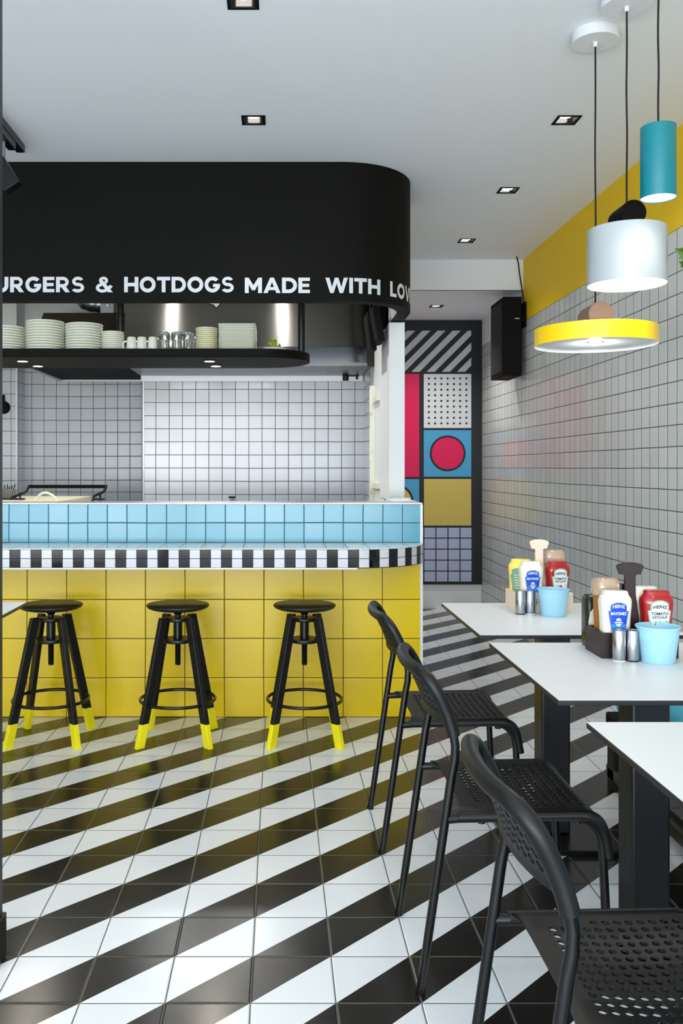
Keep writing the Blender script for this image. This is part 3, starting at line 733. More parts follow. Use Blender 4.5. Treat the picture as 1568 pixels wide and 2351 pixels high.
def clip(poly, x0, x1, y0, y1):
    for ax, v, sg in ((0, x0, 1), (0, x1, -1), (1, y0, 1), (1, y1, -1)):
        out = []
        for i in range(len(poly)):
            a, c = poly[i], poly[(i+1) % len(poly)]; da, dc = (a[ax]-v)*sg, (c[ax]-v)*sg
            if da >= 0: out.append(a)
            if da*dc < 0: t = da/(da-dc); out.append(tuple(a[k]+(c[k]-a[k])*t for k in (0, 1)))
        poly = out
        if not poly: return None
    return poly
b = B()      # white diagonal bars on black
for k in range(-8, 8):
    x = 957.5+34.6*k                         # foot of each bar on the lower edge
    pg = clip([(x-14, 854.5), (x+4.5, 854.5), (x+4.5+94, 760.5), (x-14+94, 760.5)], 862, 1080, 760.5, 854.5)
    if pg and len(pg) > 2: prism(b, [(mx(p[0]), mz(p[1])) for p in pg], 'y', yb-.004, yb)
lm(obj('striped_panel', b, mat('panel_grey_white', (196, 198, 202), .5), mu, label='diagonal white stripes'))
pan('pink_panel', 862, 961, 859.5, 1095, pinkc, 'crimson pink upright rectangle')
pan('dotted_panel', 971.5, 1080, 859.5, 983, dotw, 'white square with black dots')
b = B()
for i in range(7):
    for j in range(9):
        cx, cy = mx(983+14.3*i), mz(869.7+12.85*j)
        prism(b, [(cx+.0095*math.cos(a), cy+.0095*math.sin(a)) for a in [2*PI*q/20 for q in range(20)]], 'y', yb-.0055, yb-.004)
lm(obj('dots', b, pk, mu))
pan('blue_panel', 971.5, 1080, 988, 1094.5, bluec, 'sky blue square behind the pink disc')
def disc(name, cx, cy, r, m, y0, y1, x0=0, x1=3000, ya=0, yc=3000):
    b = B(); pg = clip([(cx+r*math.cos(a), cy+r*math.sin(a)) for a in [2*PI*q/64 for q in range(64)]], x0, x1, ya, yc)
    prism(b, [(mx(p[0]), mz(p[1])) for p in pg], 'y', y0, y1); lm(obj(name, b, m, mu, smooth=30))
disc('disc_outline', 1026, 1041, 41, pk, yb-.0055, yb-.004); disc('pink_disc', 1026, 1041, 36.3, pinkc, yb-.007, yb-.0055)
pan('lower_blue_panel', 862, 961, 1100, 1206, bluec, 'blue square behind the yellow disc')
disc('disc_outline', 907, 1152, 41, pk, yb-.0055, yb-.004, 862, 961, 1100, 1206); disc('yellow_disc', 907, 1152, 36, yelc, yb-.007, yb-.0055, 862, 961, 1100, 1206)
pan('yellow_panel', 972, 1080, 1099.5, 1206, yelc, 'mustard yellow square')
b = B()
for x0, x1 in ((862, 886), (889, 914), (917, 942), (944.5, 970), (973, 998), (1000.5, 1025.5), (1028, 1053), (1055.5, 1080.5)):
    for q in range(5):
        y0 = 1211+25.1*q; box(b, mx(x0), mx(x1), yb-.004, yb, mz(y0+22.6), mz(y0))
lm(obj('grid_panel', b, lil, mu, label='pale lilac squares in a black grid'))
b = B(); box(b, XR+.006, WX-.001, FARY-.012, FARY-.0005, 0, .216); struct(obj('baseboard_far', b, M_white))

# ------------------------------------------------------------------ loudspeaker by the right wall
sp = thing('wall_speaker', 'black box loudspeaker hung high on the tiled wall before the patterned door', 'loudspeaker', (1.697, 6.5, 1.923))
b = B(); box(b, -.069, .067, 0, .38, 0, .573); obj('cabinet', b, M_black, sp, bevel=.006)
b = B(); box(b, -.073, -.069, .03, .35, .03, .54); obj('grille', b, mat('speaker_grille', (18, 16, 16), .7), sp, bevel=.002)
b = B(); box(b, .067, .107, .04, .16, .40, .47); box(b, .095, .1075, .02, .20, .36, .54); obj('bracket', b, M_black, sp)
b = B(); box(b, .015, .05, -.004, .001, .41, .417); obj('label_plate', b, M_trim, sp)
b = B(); tube(b, [P(1186, 588.5, 6.52), P(1190, 604, 6.53), P(1193, 630, 6.54), P(1198, 662, 6.56), P(1201, 690, 6.57), P(1201, 712, 6.58)], .005, 8)
tag(obj('speaker_cable', b, M_cord, smooth=True), 'thin black cable running from the ceiling down to the loudspeaker', 'cable')

# ------------------------------------------------------------------ track light, upper left
tr = thing('track_light', 'black ceiling track with an angled spotlight at the upper left edge', 'track light', (-1.23, 4.27, CEIL))
b = B(); box(b, -.02, .02, -2.6, 0, -.036, 0); obj('track', b, M_blackmet, tr, bevel=.002)
b = B(); box(b, -.018, .018, -.36, -.14, -.075, -.036); obj('adapter', b, M_blackmet, tr, bevel=.003)
b = B(); tube(b, [(-.005, -.25, -.06), (-.005, -.25, -.15)], .008, 10); obj('stem', b, mat('grey_stem', (110, 115, 120), .4), tr)
b = B(); box(b, -.04, .04, -.03, .03, -.10, .04); bmesh.ops.rotate(b, verts=b.verts[:], matrix=Matrix.Rotation(math.radians(-33), 3, 'Y'))
obj('spot_head', b, M_blackmet, tr, loc=(-.015, -.25, -.20), bevel=.003)

# ------------------------------------------------------------------ pendants
def pend(name, x, y, label): 
    t = thing(name, label, 'pendant lamp', (x, y, CEIL))
    b = B(); lathe(b, [(.078, 0), (.080, -.002), (.080, -.036), (.078, -.038), (.006, -.038)], 48); obj('ceiling_rose', b, M_canopy, t, smooth=40)
    b = B(); lathe(b, [(.008, -.038), (.008, -.052), (.005, -.054)], 14); obj('cord_grip', b, M_canopy, t, smooth=40)
    return t
def cord(t, z1):
    b = B(); z0 = -.05; n = 26
    tube(b, [(.0014*math.sin(i*.45)*math.sin(PI*i/n), .001*math.sin(i*.4)*math.sin(PI*i/n), z0+(z1-z0)*i/n) for i in range(n+1)], .0032, 8); obj('cord', b, M_cord, t, smooth=True)
def knob(t, z, r, L_, m):
    b = B(); lathe(b, [(r-.001, -L_/2), (r, -L_/2+.001), (r, L_/2-.001), (r-.001, L_/2)], 40, (0, 0, z), axis='y'); obj('cylinder_knob', b, m, t, smooth=40)
def light(t, z, e, r, cone=False):
    ld = bpy.data.lights.new('lamp_light', 'POINT' if cone else 'SPOT'); ld.energy = e
    if not cone: ld.spot_size = math.radians(150); ld.spot_blend = .8
    ld.shadow_soft_size = r; ld.color = (1, .96, .9)
    o = link(bpy.data.objects.new('lamp_light', ld)); o.parent = t; o.location = (0, 0, z)
t = pend('disc_pendant', 1.117, 3.16, 'flat yellow disc pendant lamp with a taupe cylinder on top')
zb, zt = 1.683-CEIL, 1.743-CEIL
b = B(); lathe(b, [(.2075, zb), (.2085, zb), (.2085, zt-.002), (.206, zt), (.01, zt)], 72, first=False); obj('shade', b, M_lampyellow, t, smooth=40)
b = B(); lathe(b, [(.2074, zb), (.2074, zb+.006), (.03, zb+.012)], 72, close=False); obj('inner_reflector', b, M_lampwhite, t, smooth=True)
b = B(); lathe(b, [(.001, zb+.001), (.016, zb+.002), (.022, zb+.012)], 32); obj('bulb', b, M_lampw, t)
knob(t, zt+.0425, .043, .115, M_taupe); cord(t, zt+.07); light(t, zb-.012, 3, .012, True)
t = pend('drum_pendant', 1.133, 2.916, 'white drum pendant lamp with a black cylinder on top')
zb, zt = 1.846-CEIL, 2.028-CEIL
b = B(); lathe(b, [(.1215, zb+.001), (.1225, zb), (.1228, zb+.002), (.1228, zt-.002), (.121, zt), (.01, zt)], 72, first=False); obj('shade', b, M_lampwhite, t, smooth=40)
b = B(); lathe(b, [(.1214, zb+.002), (.1214, zb+.004), (.001, zb+.005)], 64, close=False); obj('diffuser', b, M_diff, t)
knob(t, zt+.039, .040, .12, M_black); cord(t, zt+.07); light(t, zb-.01, 9, .08)
t = pend('tube_pendant', 1.14, 2.69, 'teal narrow tube pendant lamp nearest the camera')
zb, zt = 2.06-CEIL, 2.276-CEIL
b = B(); lathe(b, [(.0500, zb+.001), (.0508, zb), (.0512, zb+.002), (.0512, zt-.002), (.049, zt), (.006, zt)], 56, first=False); obj('shade', b, M_teal, t, smooth=40)
b = B(); lathe(b, [(.0499, zb+.003), (.001, zb+.004)], 48, close=False); obj('diffuser', b, M_diff, t)
b = B(); lathe(b, [(.007, zt), (.006, zt+.012)], 12); obj('cap', b, M_canopy, t)
cord(t, zt+.01); light(t, zb-.01, 2.5, .04)

# ------------------------------------------------------------------ bar stools
def make_stool(label):
    t = thing('bar_stool', label, 'stool', (0, 0, 0), 0, 'round-seated stools in front of the counter')
    b = B(); lathe(b, [(.02, .600), (.125, .601), (.139, .607), (.1445, .614), (.1445, .619), (.141, .622), (.001, .620)], 64); obj('seat', b, M_blackwood, t, smooth=50)
    b = B(); lathe(b, [(.026, .588), (.022, .6), (.001, .6)][:2], 20)
    lathe(b, [(.013, .55), (.013, .575), (.017, .575), (.022, .590)], 20)
    tube(b, [(0, 0, .34), (0, 0, .56)], .0115, 16)
    for i in range(32): lathe(b, [(.0115, .345+.0065*i), (.0145, .348+.0065*i), (.0115, .351+.0065*i)], 16, close=False)
    obj('screw_spindle', b, M_blackmet, t, smooth=60)
    b = B(); lathe(b, [(.021, .462), (.021, .552)], 20); obj('sleeve', b, M_blackmet, t, smooth=40)
    b = B(); lathe(b, [(.02, .545), (.056, .545), (.058, .548), (.058, .558), (.056, .561), (.02, .561)], 40); obj('upper_collar', b, M_blackwood, t, smooth=40)
    b = B(); lathe(b, [(.02, .448), (.068, .448), (.070, .451), (.070, .461), (.068, .464), (.02, .464)], 40); obj('lower_collar', b, M_blackwood, t, smooth=40)
    b = B(); tube(b, [(.172*math.cos(2*PI*i/56), .172*math.sin(2*PI*i/56), .184) for i in range(56)], .0075, 12, closed=True); obj('foot_ring', b, M_blackmet, t, smooth=True)
    for k in range(4):
        a = PI/4+k*PI/2; ca, sa = math.cos(a), math.sin(a)
        def pt(rad, tn, z): return (ca*rad-sa*tn, sa*rad+ca*tn, z)
        def rc(z): return .218-(.218-.083)*z/.567
        def sec(bm, z0, z1, g, tp=0):
            vs = []
            for z in (z0, z1):
                for rd, tn in ((-.020, -.0115), (.020, -.0115), (.020, .0115), (-.020, .0115)):
                    vs.append(bm.verts.new(pt(rc(z)+rd*g, tn*g, z)))
            for f in ((0, 1, 2, 3), (7, 6, 5, 4), (0, 4, 5, 1), (1, 5, 6, 2), (2, 6, 7, 3), (3, 7, 4, 0)): bm.faces.new([vs[i] for i in f])
        b = B(); sec(b, .105, .567, 1); lg = obj('leg', b, M_blackwood, t, bevel=.002)
        b = B(); sec(b, 0, .106, 1.03); obj('leg_tip', b, M_bright, lg, bevel=.002, label='yellow dipped leg tip')
        b = B()
        for z in (.553, .456): lathe(b, [(.001, 0), (.0035, 0), (.0035, .002)], 10, (0, 0, z), axis='y')
        for v in b.verts:
            x, y, z = v.co; v.co = pt(rc(z)+x, -.0118-y*.2, z)
        obj('screw_hole', b, M_capblack, lg)
    return t
st = make_stool('black round bar stool with yellow feet, leftmost, partly behind the white table corner')
st.location = (-1.054, 4.145, 0)
dup(st, (-.467, 4.145, 0), 0, 'black round bar stool with yellow feet, middle of the three at the counter')
dup(st, (.119, 4.145, 0), 0, 'black round bar stool with yellow feet, nearest the black chairs')

# ------------------------------------------------------------------ perforated chairs
def perf(bm, nu, nv, hole, fn, seg=4):
    """nu x nv cells; hole(i,j)->(ru, rv) fractions or None; fn(u,v) maps the sheet into space"""
    cache = {}
    def V(u, v):
        k = (round(u*40), round(v*40))
        if k not in cache: cache[k] = bm.verts.new(fn(u/nu, v/nv))
        return cache[k]
    for i in range(nu):
        for j in range(nv):
            ed = [(i+k/seg, j) for k in range(seg)]+[(i+1, j+k/seg) for k in range(seg)]+[(i+1-k/seg, j+1) for k in range(seg)]+[(i, j+1-k/seg) for k in range(seg)]
            o = [V(*e) for e in ed]; h = hole(i, j)
            if not h:
                c = bm.verts.new(fn((i+.5)/nu, (j+.5)/nv))
                for k in range(len(o)): bm.faces.new((o[k], o[(k+1) % len(o)], c))
                continue
            cu, cv = i+.5, j+.5; inn = []
            for e in ed:
                a = math.atan2(e[1]-cv, e[0]-cu); inn.append(bm.verts.new(fn((cu+h[0]*math.cos(a))/nu, (cv+h[1]*math.sin(a))/nv)))
            for k in range(len(o)): bm.faces.new((o[k], o[(k+1) % len(o)], inn[(k+1) % len(o)], inn[k]))

CW = .378                                 # between the side frames
def make_chair(label):
    # origin: floor, midway between the rear feet; +x runs forward to the table
    t = thing('perforated_chair', label, 'chair', (0, 0, 0), 0, 'black perforated chairs along the tables')
    hwid = CW/2
    def upx(z):                           # profile of the side upright: forward to the bend, then leaning back
        if z < .56: return .081*z/.56
        if z < .60: return .081+.002*(z-.56)/.04
        return .083-.064*((z-.60)/.16)**1.5
    for s in (-1, 1):
        b = B(); pts = [(upx(z), s*hwid, z) for z in (0.0, .15, .3, .42, .52)]+[(.083, s*hwid, .560), (.084, s*(hwid-.001), .59), (upx(.63), s*(hwid-.004), .63), (upx(.68), s*(hwid-.008), .68)]
        tube(b, pts, .0105, 14); ob = obj('rear_leg', b, M_blackmet, t, smooth=True)
        b = B()
        path = fillet([(upx(.42)+.004, s*hwid, .415), (.12, s*(hwid-.004), .418), (.43, s*(hwid-.002), .425), (.452, s*hwid, 0)], [0, .02, .085, 0], 10)
        tube(b, path, .0105, 14); ob2 = ob; ob = obj('front_leg', b, M_blackmet, t, smooth=True)
        b = B(); lathe(b, [(.0118, 0), (.0118, .012)], 14, (.452, s*hwid, 0)); obj('foot_cap', b, M_capblack, ob)
        b = B(); lathe(b, [(.0118, 0), (.0118, .012)], 14, (0, s*hwid, 0)); obj('foot_cap', b, M_capblack, ob2)
    # seat
    nu, nv = 17, 18; x0, x1 = .088, .455
    def seatf(u, v):
        y = (v*2-1)
        rear = .020*(1-abs(y)**2.2)*1.6 if u < .25 else 0
        xx = x0+(x1-x0)*u + (.016*(1-y**6))*(1-u)**3
        wid = hwid+.012 - .010*(1-u)**6
        yy = y*wid
        z = .436 - .010*(1-y*y)*math.sin(PI*min(1, u*1.15))**1 + 0
        e = max(0, abs(y)-.86)/.14; z -= .014*e*e
        if u > .82: w_ = (u-.82)/.18; z -= .050*w_**2.2; xx -= .012*w_**3
        if abs(y) > .86: yy = math.copysign(wid*(.86+.14*math.sin(e*PI/2)), y); z -= .006*e
        return (xx, yy, z)
    def hs(i, j):
        if i < 2 or i > 14 or j < 2 or j > 15: return None
        if j in (2, 15) and i < 6: return None
        return (.36, .335)
    b = B(); perf(b, nu, nv, hs, seatf)
    seat = obj('seat', b, M_blackpl, t, smooth=60)
    m = seat.modifiers.new('solid', 'SOLIDIFY'); m.thickness = .004; m.offset = -1; seat.modifiers.new('crisp', 'EDGE_SPLIT').split_angle = math.radians(38)
    for s in (-1, 1):                      # rolled side of the shell, following the tube down the front
        b = B(); path = fillet([(.090, s*(hwid-.001), .419), (.43, s*(hwid-.002), .425), (.449, s*hwid, .325)], [0, .085, 0], 10)
        n_ = len(path); tube(b, path, [.0122+.0025*min(1, i/3) - .0026*max(0, (i-n_*.5)/(n_*.5)) for i in range(n_)], 16)
        obj('rolled_edge', b, M_blackpl, t, smooth=True)
    b = B()
    for s in (-1, 1):
        for x in (.15, .38): lathe(b, [(.010, 0), (.010, .016)], 12, (x, s*(hwid-.018), .400))
    obj('shell_clips', b, M_blackpl, t)
    # backrest: rolled rim
    def bx(y, z):                          # x of the back surface
        w_ = min(1, abs(y)/hwid); top = min(1, max(0, (z-.60)/.16))
        return upx(z)-.031*(1-w_*w_)
    rim = []
    zt_ = .757; hr = hwid-.010
    ptsyz = [(-hwid+.003, .612), (-hwid+.006, .66), (-hr, zt_), (hr, zt_), (hwid-.006, .66), (hwid-.003, .612)]
    py = fillet([(0, y, z) for y, z in ptsyz], [0, .02, .065, .065, .02, 0], 10)
    full = []
    for a, c in zip(py, py[1:]):
        n_ = max(1, int((c-a).length/.012))
        for i in range(n_): full.append(a.lerp(c, i/n_))
    full.append(py[-1])
    b = B(); tube(b, [(bx(p.y, p.z), p.y, p.z) for p in full], .0155, 16)
    ob = obj('back_rim', b, M_blackpl, t, smooth=True)
    nu2, nv2 = 14, 6
    def backf(u, v):
        y = (u*2-1); yy = y*(hwid-.010)
        top = zt_-.004 - .05*max(0, abs(y)-.70)**2/.09*.9
        bot = .630+.004*abs(y)**2.4
        z = bot+(top-bot)*v
        x = bx(yy, z)
        if v < .14: x -= .004*(1-v/.14)
        return (x, yy, z)
    def hb_(i, j):
        if i < 1 or i > 12 or j < 1 or j > 4: return None
        return (.36, .40)
    b = B(); perf(b, nu2, nv2, hb_, backf)
    bk = obj('backrest', b, M_blackpl, t, smooth=60)
    m = bk.modifiers.new('solid', 'SOLIDIFY'); m.thickness = .007; m.offset = 0; bk.modifiers.new('crisp', 'EDGE_SPLIT').split_angle = math.radians(38)
    return t
ch = make_chair('black perforated chair with slim tube legs, farthest, beside the yellow counter')
ch.location = (.336, 3.099, 0)
dup(ch, (.336, 2.319, 0), 0, 'black perforated chair with slim tube legs, middle one in the row')
dup(ch, (.336, 1.468, 0), 0, 'black perforated chair nearest the camera, cut by the bottom edge')

# ------------------------------------------------------------------ tables
def make_table(label, w=.64, d=.65):
    t = thing('pedestal_table', label, 'table', (0, 0, 0), 0, 'white topped pedestal tables')
    b = B(); box(b, -w/2, w/2, -d/2, d/2, .7275, .7388, 0); ct = obj('edge_core', b, M_core, t, bevel=.0015)
    b = B(); box(b, -w/2+.001, w/2-.001, -d/2+.001, d/2-.001, .7388, .740); obj('table_top', b, M_tabletop, t)
    b = B(); box(b, -.20, .20, -.03, .03, .715, .7275); box(b, -.03, .03, -.2, .2, .715, .7275); obj('top_bracket', b, M_blackmet, t)
    pm = M_blackmet
    b = B(); box(b, -.048, .048, -.048, .048, .018, .716); obj('column', b, mat('dark_column', (13, 14, 18), .4), t, bevel=.006, seg=3)
    b = B(); pts = []
    for cx, cy, a0 in ((1, 1, 0), (-1, 1, 90), (-1, -1, 180), (1, -1, 270)):
        for i in range(6): a = math.radians(a0+18*i); pts.append((cx*.15+.03*math.cos(a), cy*.15+.03*math.sin(a)))
    prism(b, pts, 'z', 0, .018); obj('base_plate', b, M_blackmet, t, bevel=.002)
    return t
TBH = .740
tb = make_table('white square pedestal table at the back carrying the light wood caddy')
tb.location = (.935, 3.065, 0)
dup(tb, (.935, 2.295, 0), 0, 'white square pedestal table in the middle carrying the dark wood caddy')
dup(tb, (.938, 1.475, 0), 0, 'empty white pedestal table nearest the camera at the right edge')
dup(tb, (-1.28, 3.09, 0), 0, 'white table of which only a corner shows at the left edge')

# bench along the right wall
be = thing('wall_bench', 'low black framed bench with sky blue padded seat along the tiled right wall', 'bench', (1.29, 3.54, 0))
b = B(); box(b, 0, .505, -3.6, 0, .235, .29); obj('seat_frame', b, M_black, be, bevel=.008)
for y in (-.09, -.90, -1.75, -2.6, -3.6):
    b = B(); box(b, 0, .045, y, y+.07, .0, .235); obj('leg', b, mat('bench_leg', (22, 22, 19), .6, spec=.3), be, bevel=.004)
    b = B(); box(b, .44, .485, y, y+.07, .0, .235); obj('leg', b, M_black, be, bevel=.004)
b = B(); box(b, 0, .05, -3.6, 0, .03, .09); obj('foot_rail', b, mat('bench_rail', (30, 29, 24), .45), be, bevel=.012, seg=3)
b = B(); box(b, .02, .505, -3.6, -.035, .29, .45); obj('cushion', b, M_cushion, be, bevel=.035, seg=5)
b = B(); tube(b, [(.021, -3.5, .37), (.0205, -.06, .37)], .002, 6); obj('seam', b, M_bucket, be)

# ------------------------------------------------------------------ labels and text on bottles
def textmesh(bm, s, size, cx, cz, fn, mi=0, bold=.0, sx=1.0, arch=0):
    cu = bpy.data.curves.new('t', 'FONT'); cu.body = s; cu.size = size; cu.align_x = 'CENTER'; cu.align_y = 'CENTER'; cu.offset = bold; cu.resolution_u = 3
    o = bpy.data.objects.new('t', cu); COL.objects.link(o); bpy.context.view_layer.update()
    me = o.to_mesh(); vs = [v.co.copy() for v in me.vertices]; fc = [list(p.vertices) for p in me.polygons]
    o.to_mesh_clear(); bpy.data.objects.remove(o); bpy.data.curves.remove(cu)
    nv = [bm.verts.new(fn(cx+v.x*sx, cz+v.y-arch*(v.x*sx)**2)) for v in vs]
    for f in fc:
        try: bm.faces.new([nv[i] for i in f]).material_index = mi
        except ValueError: pass

BOT = [(0, .028, .020), (.004, .030, .022), (.030, .030, .022), (.036, .0345, .025), (.050, .0385, .027), (.062, .0385, .027), (.080, .0385, .0262), (.105, .0395, .0265), (.130, .0420, .028), (.141, .0425, .0285), (.150, .0415, .0275), (.157, .0375, .024), (.162, .034, .021), (.168, .0335, .021), (.1715, .031, .019), (.1725, .026, .015)]
def sec_at(S_, z):
    for a, c in zip(S_, S_[1:]):
        if a[0] <= z <= c[0]:
            t = (z-a[0])/(c[0]-a[0]); return a[1]+(c[1]-a[1])*t, a[2]+(c[2]-a[2])*t
    return S_[-1][1:]
def front(S_, n, lift, x, z):
    hx, hy = sec_at(S_, z); u = min(.97, abs(x/hx)); return (x, -hy*(1-u**n)**(1/n)-lift, z)
def labelgrid(bm, S_, prof, lift, mi, n=3.4, cols=10, rows=None):
    """prof: list of (z, half width) rows"""
    g = []
    for z, w in prof: g.append([bm.verts.new(front(S_, n, lift, w*(2*i/cols-1), z)) for i in range(cols+1)])
    for a, c in zip(g, g[1:]):
        for i in range(cols): bm.faces.new((a[i], a[i+1], c[i+1], c[i])).material_index = mi
def strips(bm, fn, cx, cz, hw2, hh, mi, n=6):
    a = [bm.verts.new(fn(cx+hw2*(2*i/n-1), cz-hh)) for i in range(n+1)]; c = [bm.verts.new(fn(cx+hw2*(2*i/n-1), cz+hh)) for i in range(n+1)]
    for i in range(n): bm.faces.new((a[i], a[i+1], c[i+1], c[i])).material_index = mi
def keystone(z0, z1, w0, w1, wt, inset=0):
    """tapered shield with a narrower arched head, as rows from bottom to top"""
    zs = z0+(z1-z0)*.72; out = []
    for i in range(7): t = i/6; out.append((z0+inset+(zs-z0-inset*1.6)*t, w0+(w1-w0)*t-inset))
    out.append((zs-inset*.5, wt-inset)); n = 6
    for i in range(1, n+1):
        t = i/n; zz = zs+(z1-zs-inset)*t; out.append((zz, (wt-inset)*(1 if t < .55 else math.sqrt(max(.02, 1-((t-.55)/.47)**2)))))
    return out
def bottle(kind, loc, rz, label, m, style, scale=1.0, tall=0):
    t = thing(kind, label, 'sauce bottle', loc, rz)
    S_ = [(z*(1+tall*(z > .03)), x, y) for z, x, y in BOT]; n = 3.4
    S_ = [(z*scale, x*scale, y*scale) for z, x, y in S_]
    b = B(); loft(b, [q for q in S_ if q[0] >= .029*scale], 44, n)
    body = obj('bottle_body', b, m, t, smooth=60)
    b = B(); loft(b, [(0, S_[0][1], S_[0][2]), (.003, S_[1][1], S_[1][2]), (.0295*scale, S_[2][1], S_[2][2])], 36, 3); obj('cap', b, M_pale if style in ('mayo',) else M_capblack if style != 'ketchup' else M_lblwhite, t, smooth=50)
    k = scale
    if style in ('mayo', 'ketchup', 'mustard'):
        z0, z1 = (.060*k, .143*k) if style != 'ketchup' else (.050*k, .148*k)
        b = B()
        labelgrid(b, S_, keystone(z0, z1, .0185*k, .0280*k, .0225*k) if style == 'mayo' else keystone(z0, z1, .022*k, .031*k, .0245*k), .0006, 5)
        labelgrid(b, S_, keystone(z0, z1, .0185*k, .0280*k, .0225*k, .0017) if style == 'mayo' else keystone(z0, z1, .022*k, .031*k, .0245*k, .0015), .0009, 1)
        if style == 'mayo': labelgrid(b, S_, [(z0+.0022, .0165*k), (z0+.012, .0178*k), (z0+.024, .0192*k)], .0011, 3)
        if style == 'ketchup': labelgrid(b, S_, keystone(z0, z1, .022*k, .031*k, .0245*k, .0036), .0011, 0)
        mm = {'mayo': [M_lblwhite, M_lblblue, M_text, M_lbllblue, M_text, M_lbledge], 'ketchup': [M_lblwhite, M_lblgreen, M_ink, M_tomato, M_leafgreen, M_lblgreen], 'mustard': [M_lblwhite, M_lbldkgreen, M_text, M_text, M_text, M_lblwhite]}[style]
        f2 = lambda x, z: front(S_, n, .0016, x, z)
        if style == 'mayo':
            textmesh(b, 'HEINZ', .0122*k, 0, .1325*k, f2, 2, .0004, .95, 6)
            textmesh(b, 'MAYONEZ', .0108*k, 0, .1125*k, f2, 2, .0005, .82)
            for hw2, cz in ((.0090, .0905), (.0125, .0880)): strips(b, f2, 0, cz*k, hw2*k, .0009*k, 2)
            for (a0, a1, cz) in ((0, 180, .0935), (180, 360, .0855)):
                vs = [b.verts.new(f2(.0072*k*math.cos(math.radians(a)), cz*k+.0075*k*math.sin(math.radians(a)))) for a in [a0+(a1-a0)*i/16 for i in range(17)]]
                b.faces.new(vs).material_index = 2
        elif style == 'ketchup':
            textmesh(b, 'HEINZ', .0122*k, 0, .1305*k, f2, 2, .0003, 1.05, 6)
            textmesh(b, 'TOMATO', .0112*k, 0, .1115*k, f2, 2, .0003, .95); textmesh(b, 'KETCHUP', .0096*k, 0, .1015*k, f2, 2, .00025, .93)
            b.faces.new([b.verts.new(f2(.006*k*math.cos(a), .083*k+.0055*k*math.sin(a))) for a in [2*PI*i/24 for i in range(24)]]).material_index = 3
            for sx, sz, an in ((-.013, .086, .9), (.015, .093, -.6), (-.012, .079, 1.6), (.0, .090, 0)):
                q = [(0, 0), (.0035, .0016), (.007, 0), (.0035, -.0016)] if sz != .09 else [(-.003, 0), (0, .001), (.003, 0), (0, -.0012)]
                b.faces.new([b.verts.new(f2(sx*k+x*math.cos(an)-y*math.sin(an), sz*k+x*math.sin(an)+y*math.cos(an))) for x, y in q]).material_index = 4
        else:
            for q in range(6): strips(b, f2, 0, (.072+.009*q)*k, (.009+.001*q)*k, .0013*k, 2)
        b.normal_update()
        obj('front_label', b, mm, t)
    return t

def sauce_clear(kind, loc, rz, label, lower, h=.20, lbl=True):
    """tall upturned squeeze bottle with a clear empty end"""
    t = thing(kind, label, 'sauce bottle', loc, rz)
    S_ = [(0, .026, .019), (.028, .026, .019), (.034, .029, .022), (.10, .031, .024), (.145, .0315, .0245), (h-.048, .032, .0245), (h-.038, .0375, .028), (h-.012, .0375, .028), (h-.003, .033, .024), (h, .028, .02)]
    b = B(); loft(b, S_[2:6], 40, 3.2); obj('bottle_body', b, lower, t, smooth=60)
    b = B(); loft(b, S_[5:], 40, 3.2); obj('clear_base', b, M_clearpl, t, smooth=60, label='nearly empty clear end')
    b = B(); loft(b, S_[:3], 36, 3); obj('cap', b, M_capblack, t, smooth=50)
    if lbl:
        b = B(); labelgrid(b, S_, [(.038+(.145-.038)*i/10, .0255) for i in range(11)], .0008, 0, 3.2)
        f2 = lambda x, z: front(S_, 3.2, .0014, x, z)
        for cz, hw2, hz2, mi in ((.139, .017, .0028, 1), (.130, .012, .0022, 1), (.112, .013, .0008, 2), (.090, .010, .0008, 2), (.060, .012, .0008, 2)): strips(b, f2, 0, cz, hw2, hz2, mi)
        obj('front_label', b, [M_lblblack, M_leafgreen, M_text], t)
    return t

def caddy(x0, x1, y0, y1, h, m, label, hx, hy, htop, hw_, sw, text=None):
    t = thing('condiment_caddy', label, 'caddy', ((x0+x1)/2, (y0+y1)/2, TBH))
    w, d = (x1-x0)/2, (y1-y0)/2; th_ = .009
    b = B(); box(b, -w, w, -d, -d+th_, 0, h); box(b, -w, w, d-th_, d, 0, h); box(b, -w, -w+th_, -d+th_, d-th_, 0, h); box(b, w-th_, w, -d+th_, d-th_, 0, h); box(b, -w+th_, w-th_, -d+th_, d-th_, 0, .006)
    obj('tray', b, m, t, bevel=.001)
    hz = htop-TBH; cx = hx-(x0+x1)/2; cy = hy-(y0+y1)/2
    o = [(cx-sw/2-.010, .006), (cx+sw/2+.010, .006), (cx+sw/2+.009, .10), (cx+sw/2, hz-.085), (cx+sw/2, hz-.037), (cx+sw/2+.003, hz-.0335), (cx+hw_*.40, hz-.033), (cx+hw_*.5, hz-.012)]
    topc = [(cx+hw_*.5*math.cos(a), hz-.012+.012*math.sin(a)) for a in [PI*i/12 for i in range(1, 12)]]
    o2 = [(cx-(p[0]-cx), p[1]) for p in o[::-1][:-1]]
    pts = o+topc+o2[:-1]+[(cx-sw/2-.010, .006)][:0]
    pts.append((cx-sw/2-.009, .10)) if False else None
    b = B(); prism(b, pts, 'y', cy-.006, cy+.006); obj('handle', b, m, t, bevel=.0012)
    if text:
        b = B(); textmesh(b, text[0], text[1], text[2]-(x0+x1)/2, text[3], lambda x, z: (x, -d-.0005, z), 0, -.0006); obj('engraved_word', b, M_engrave, t)
    return t
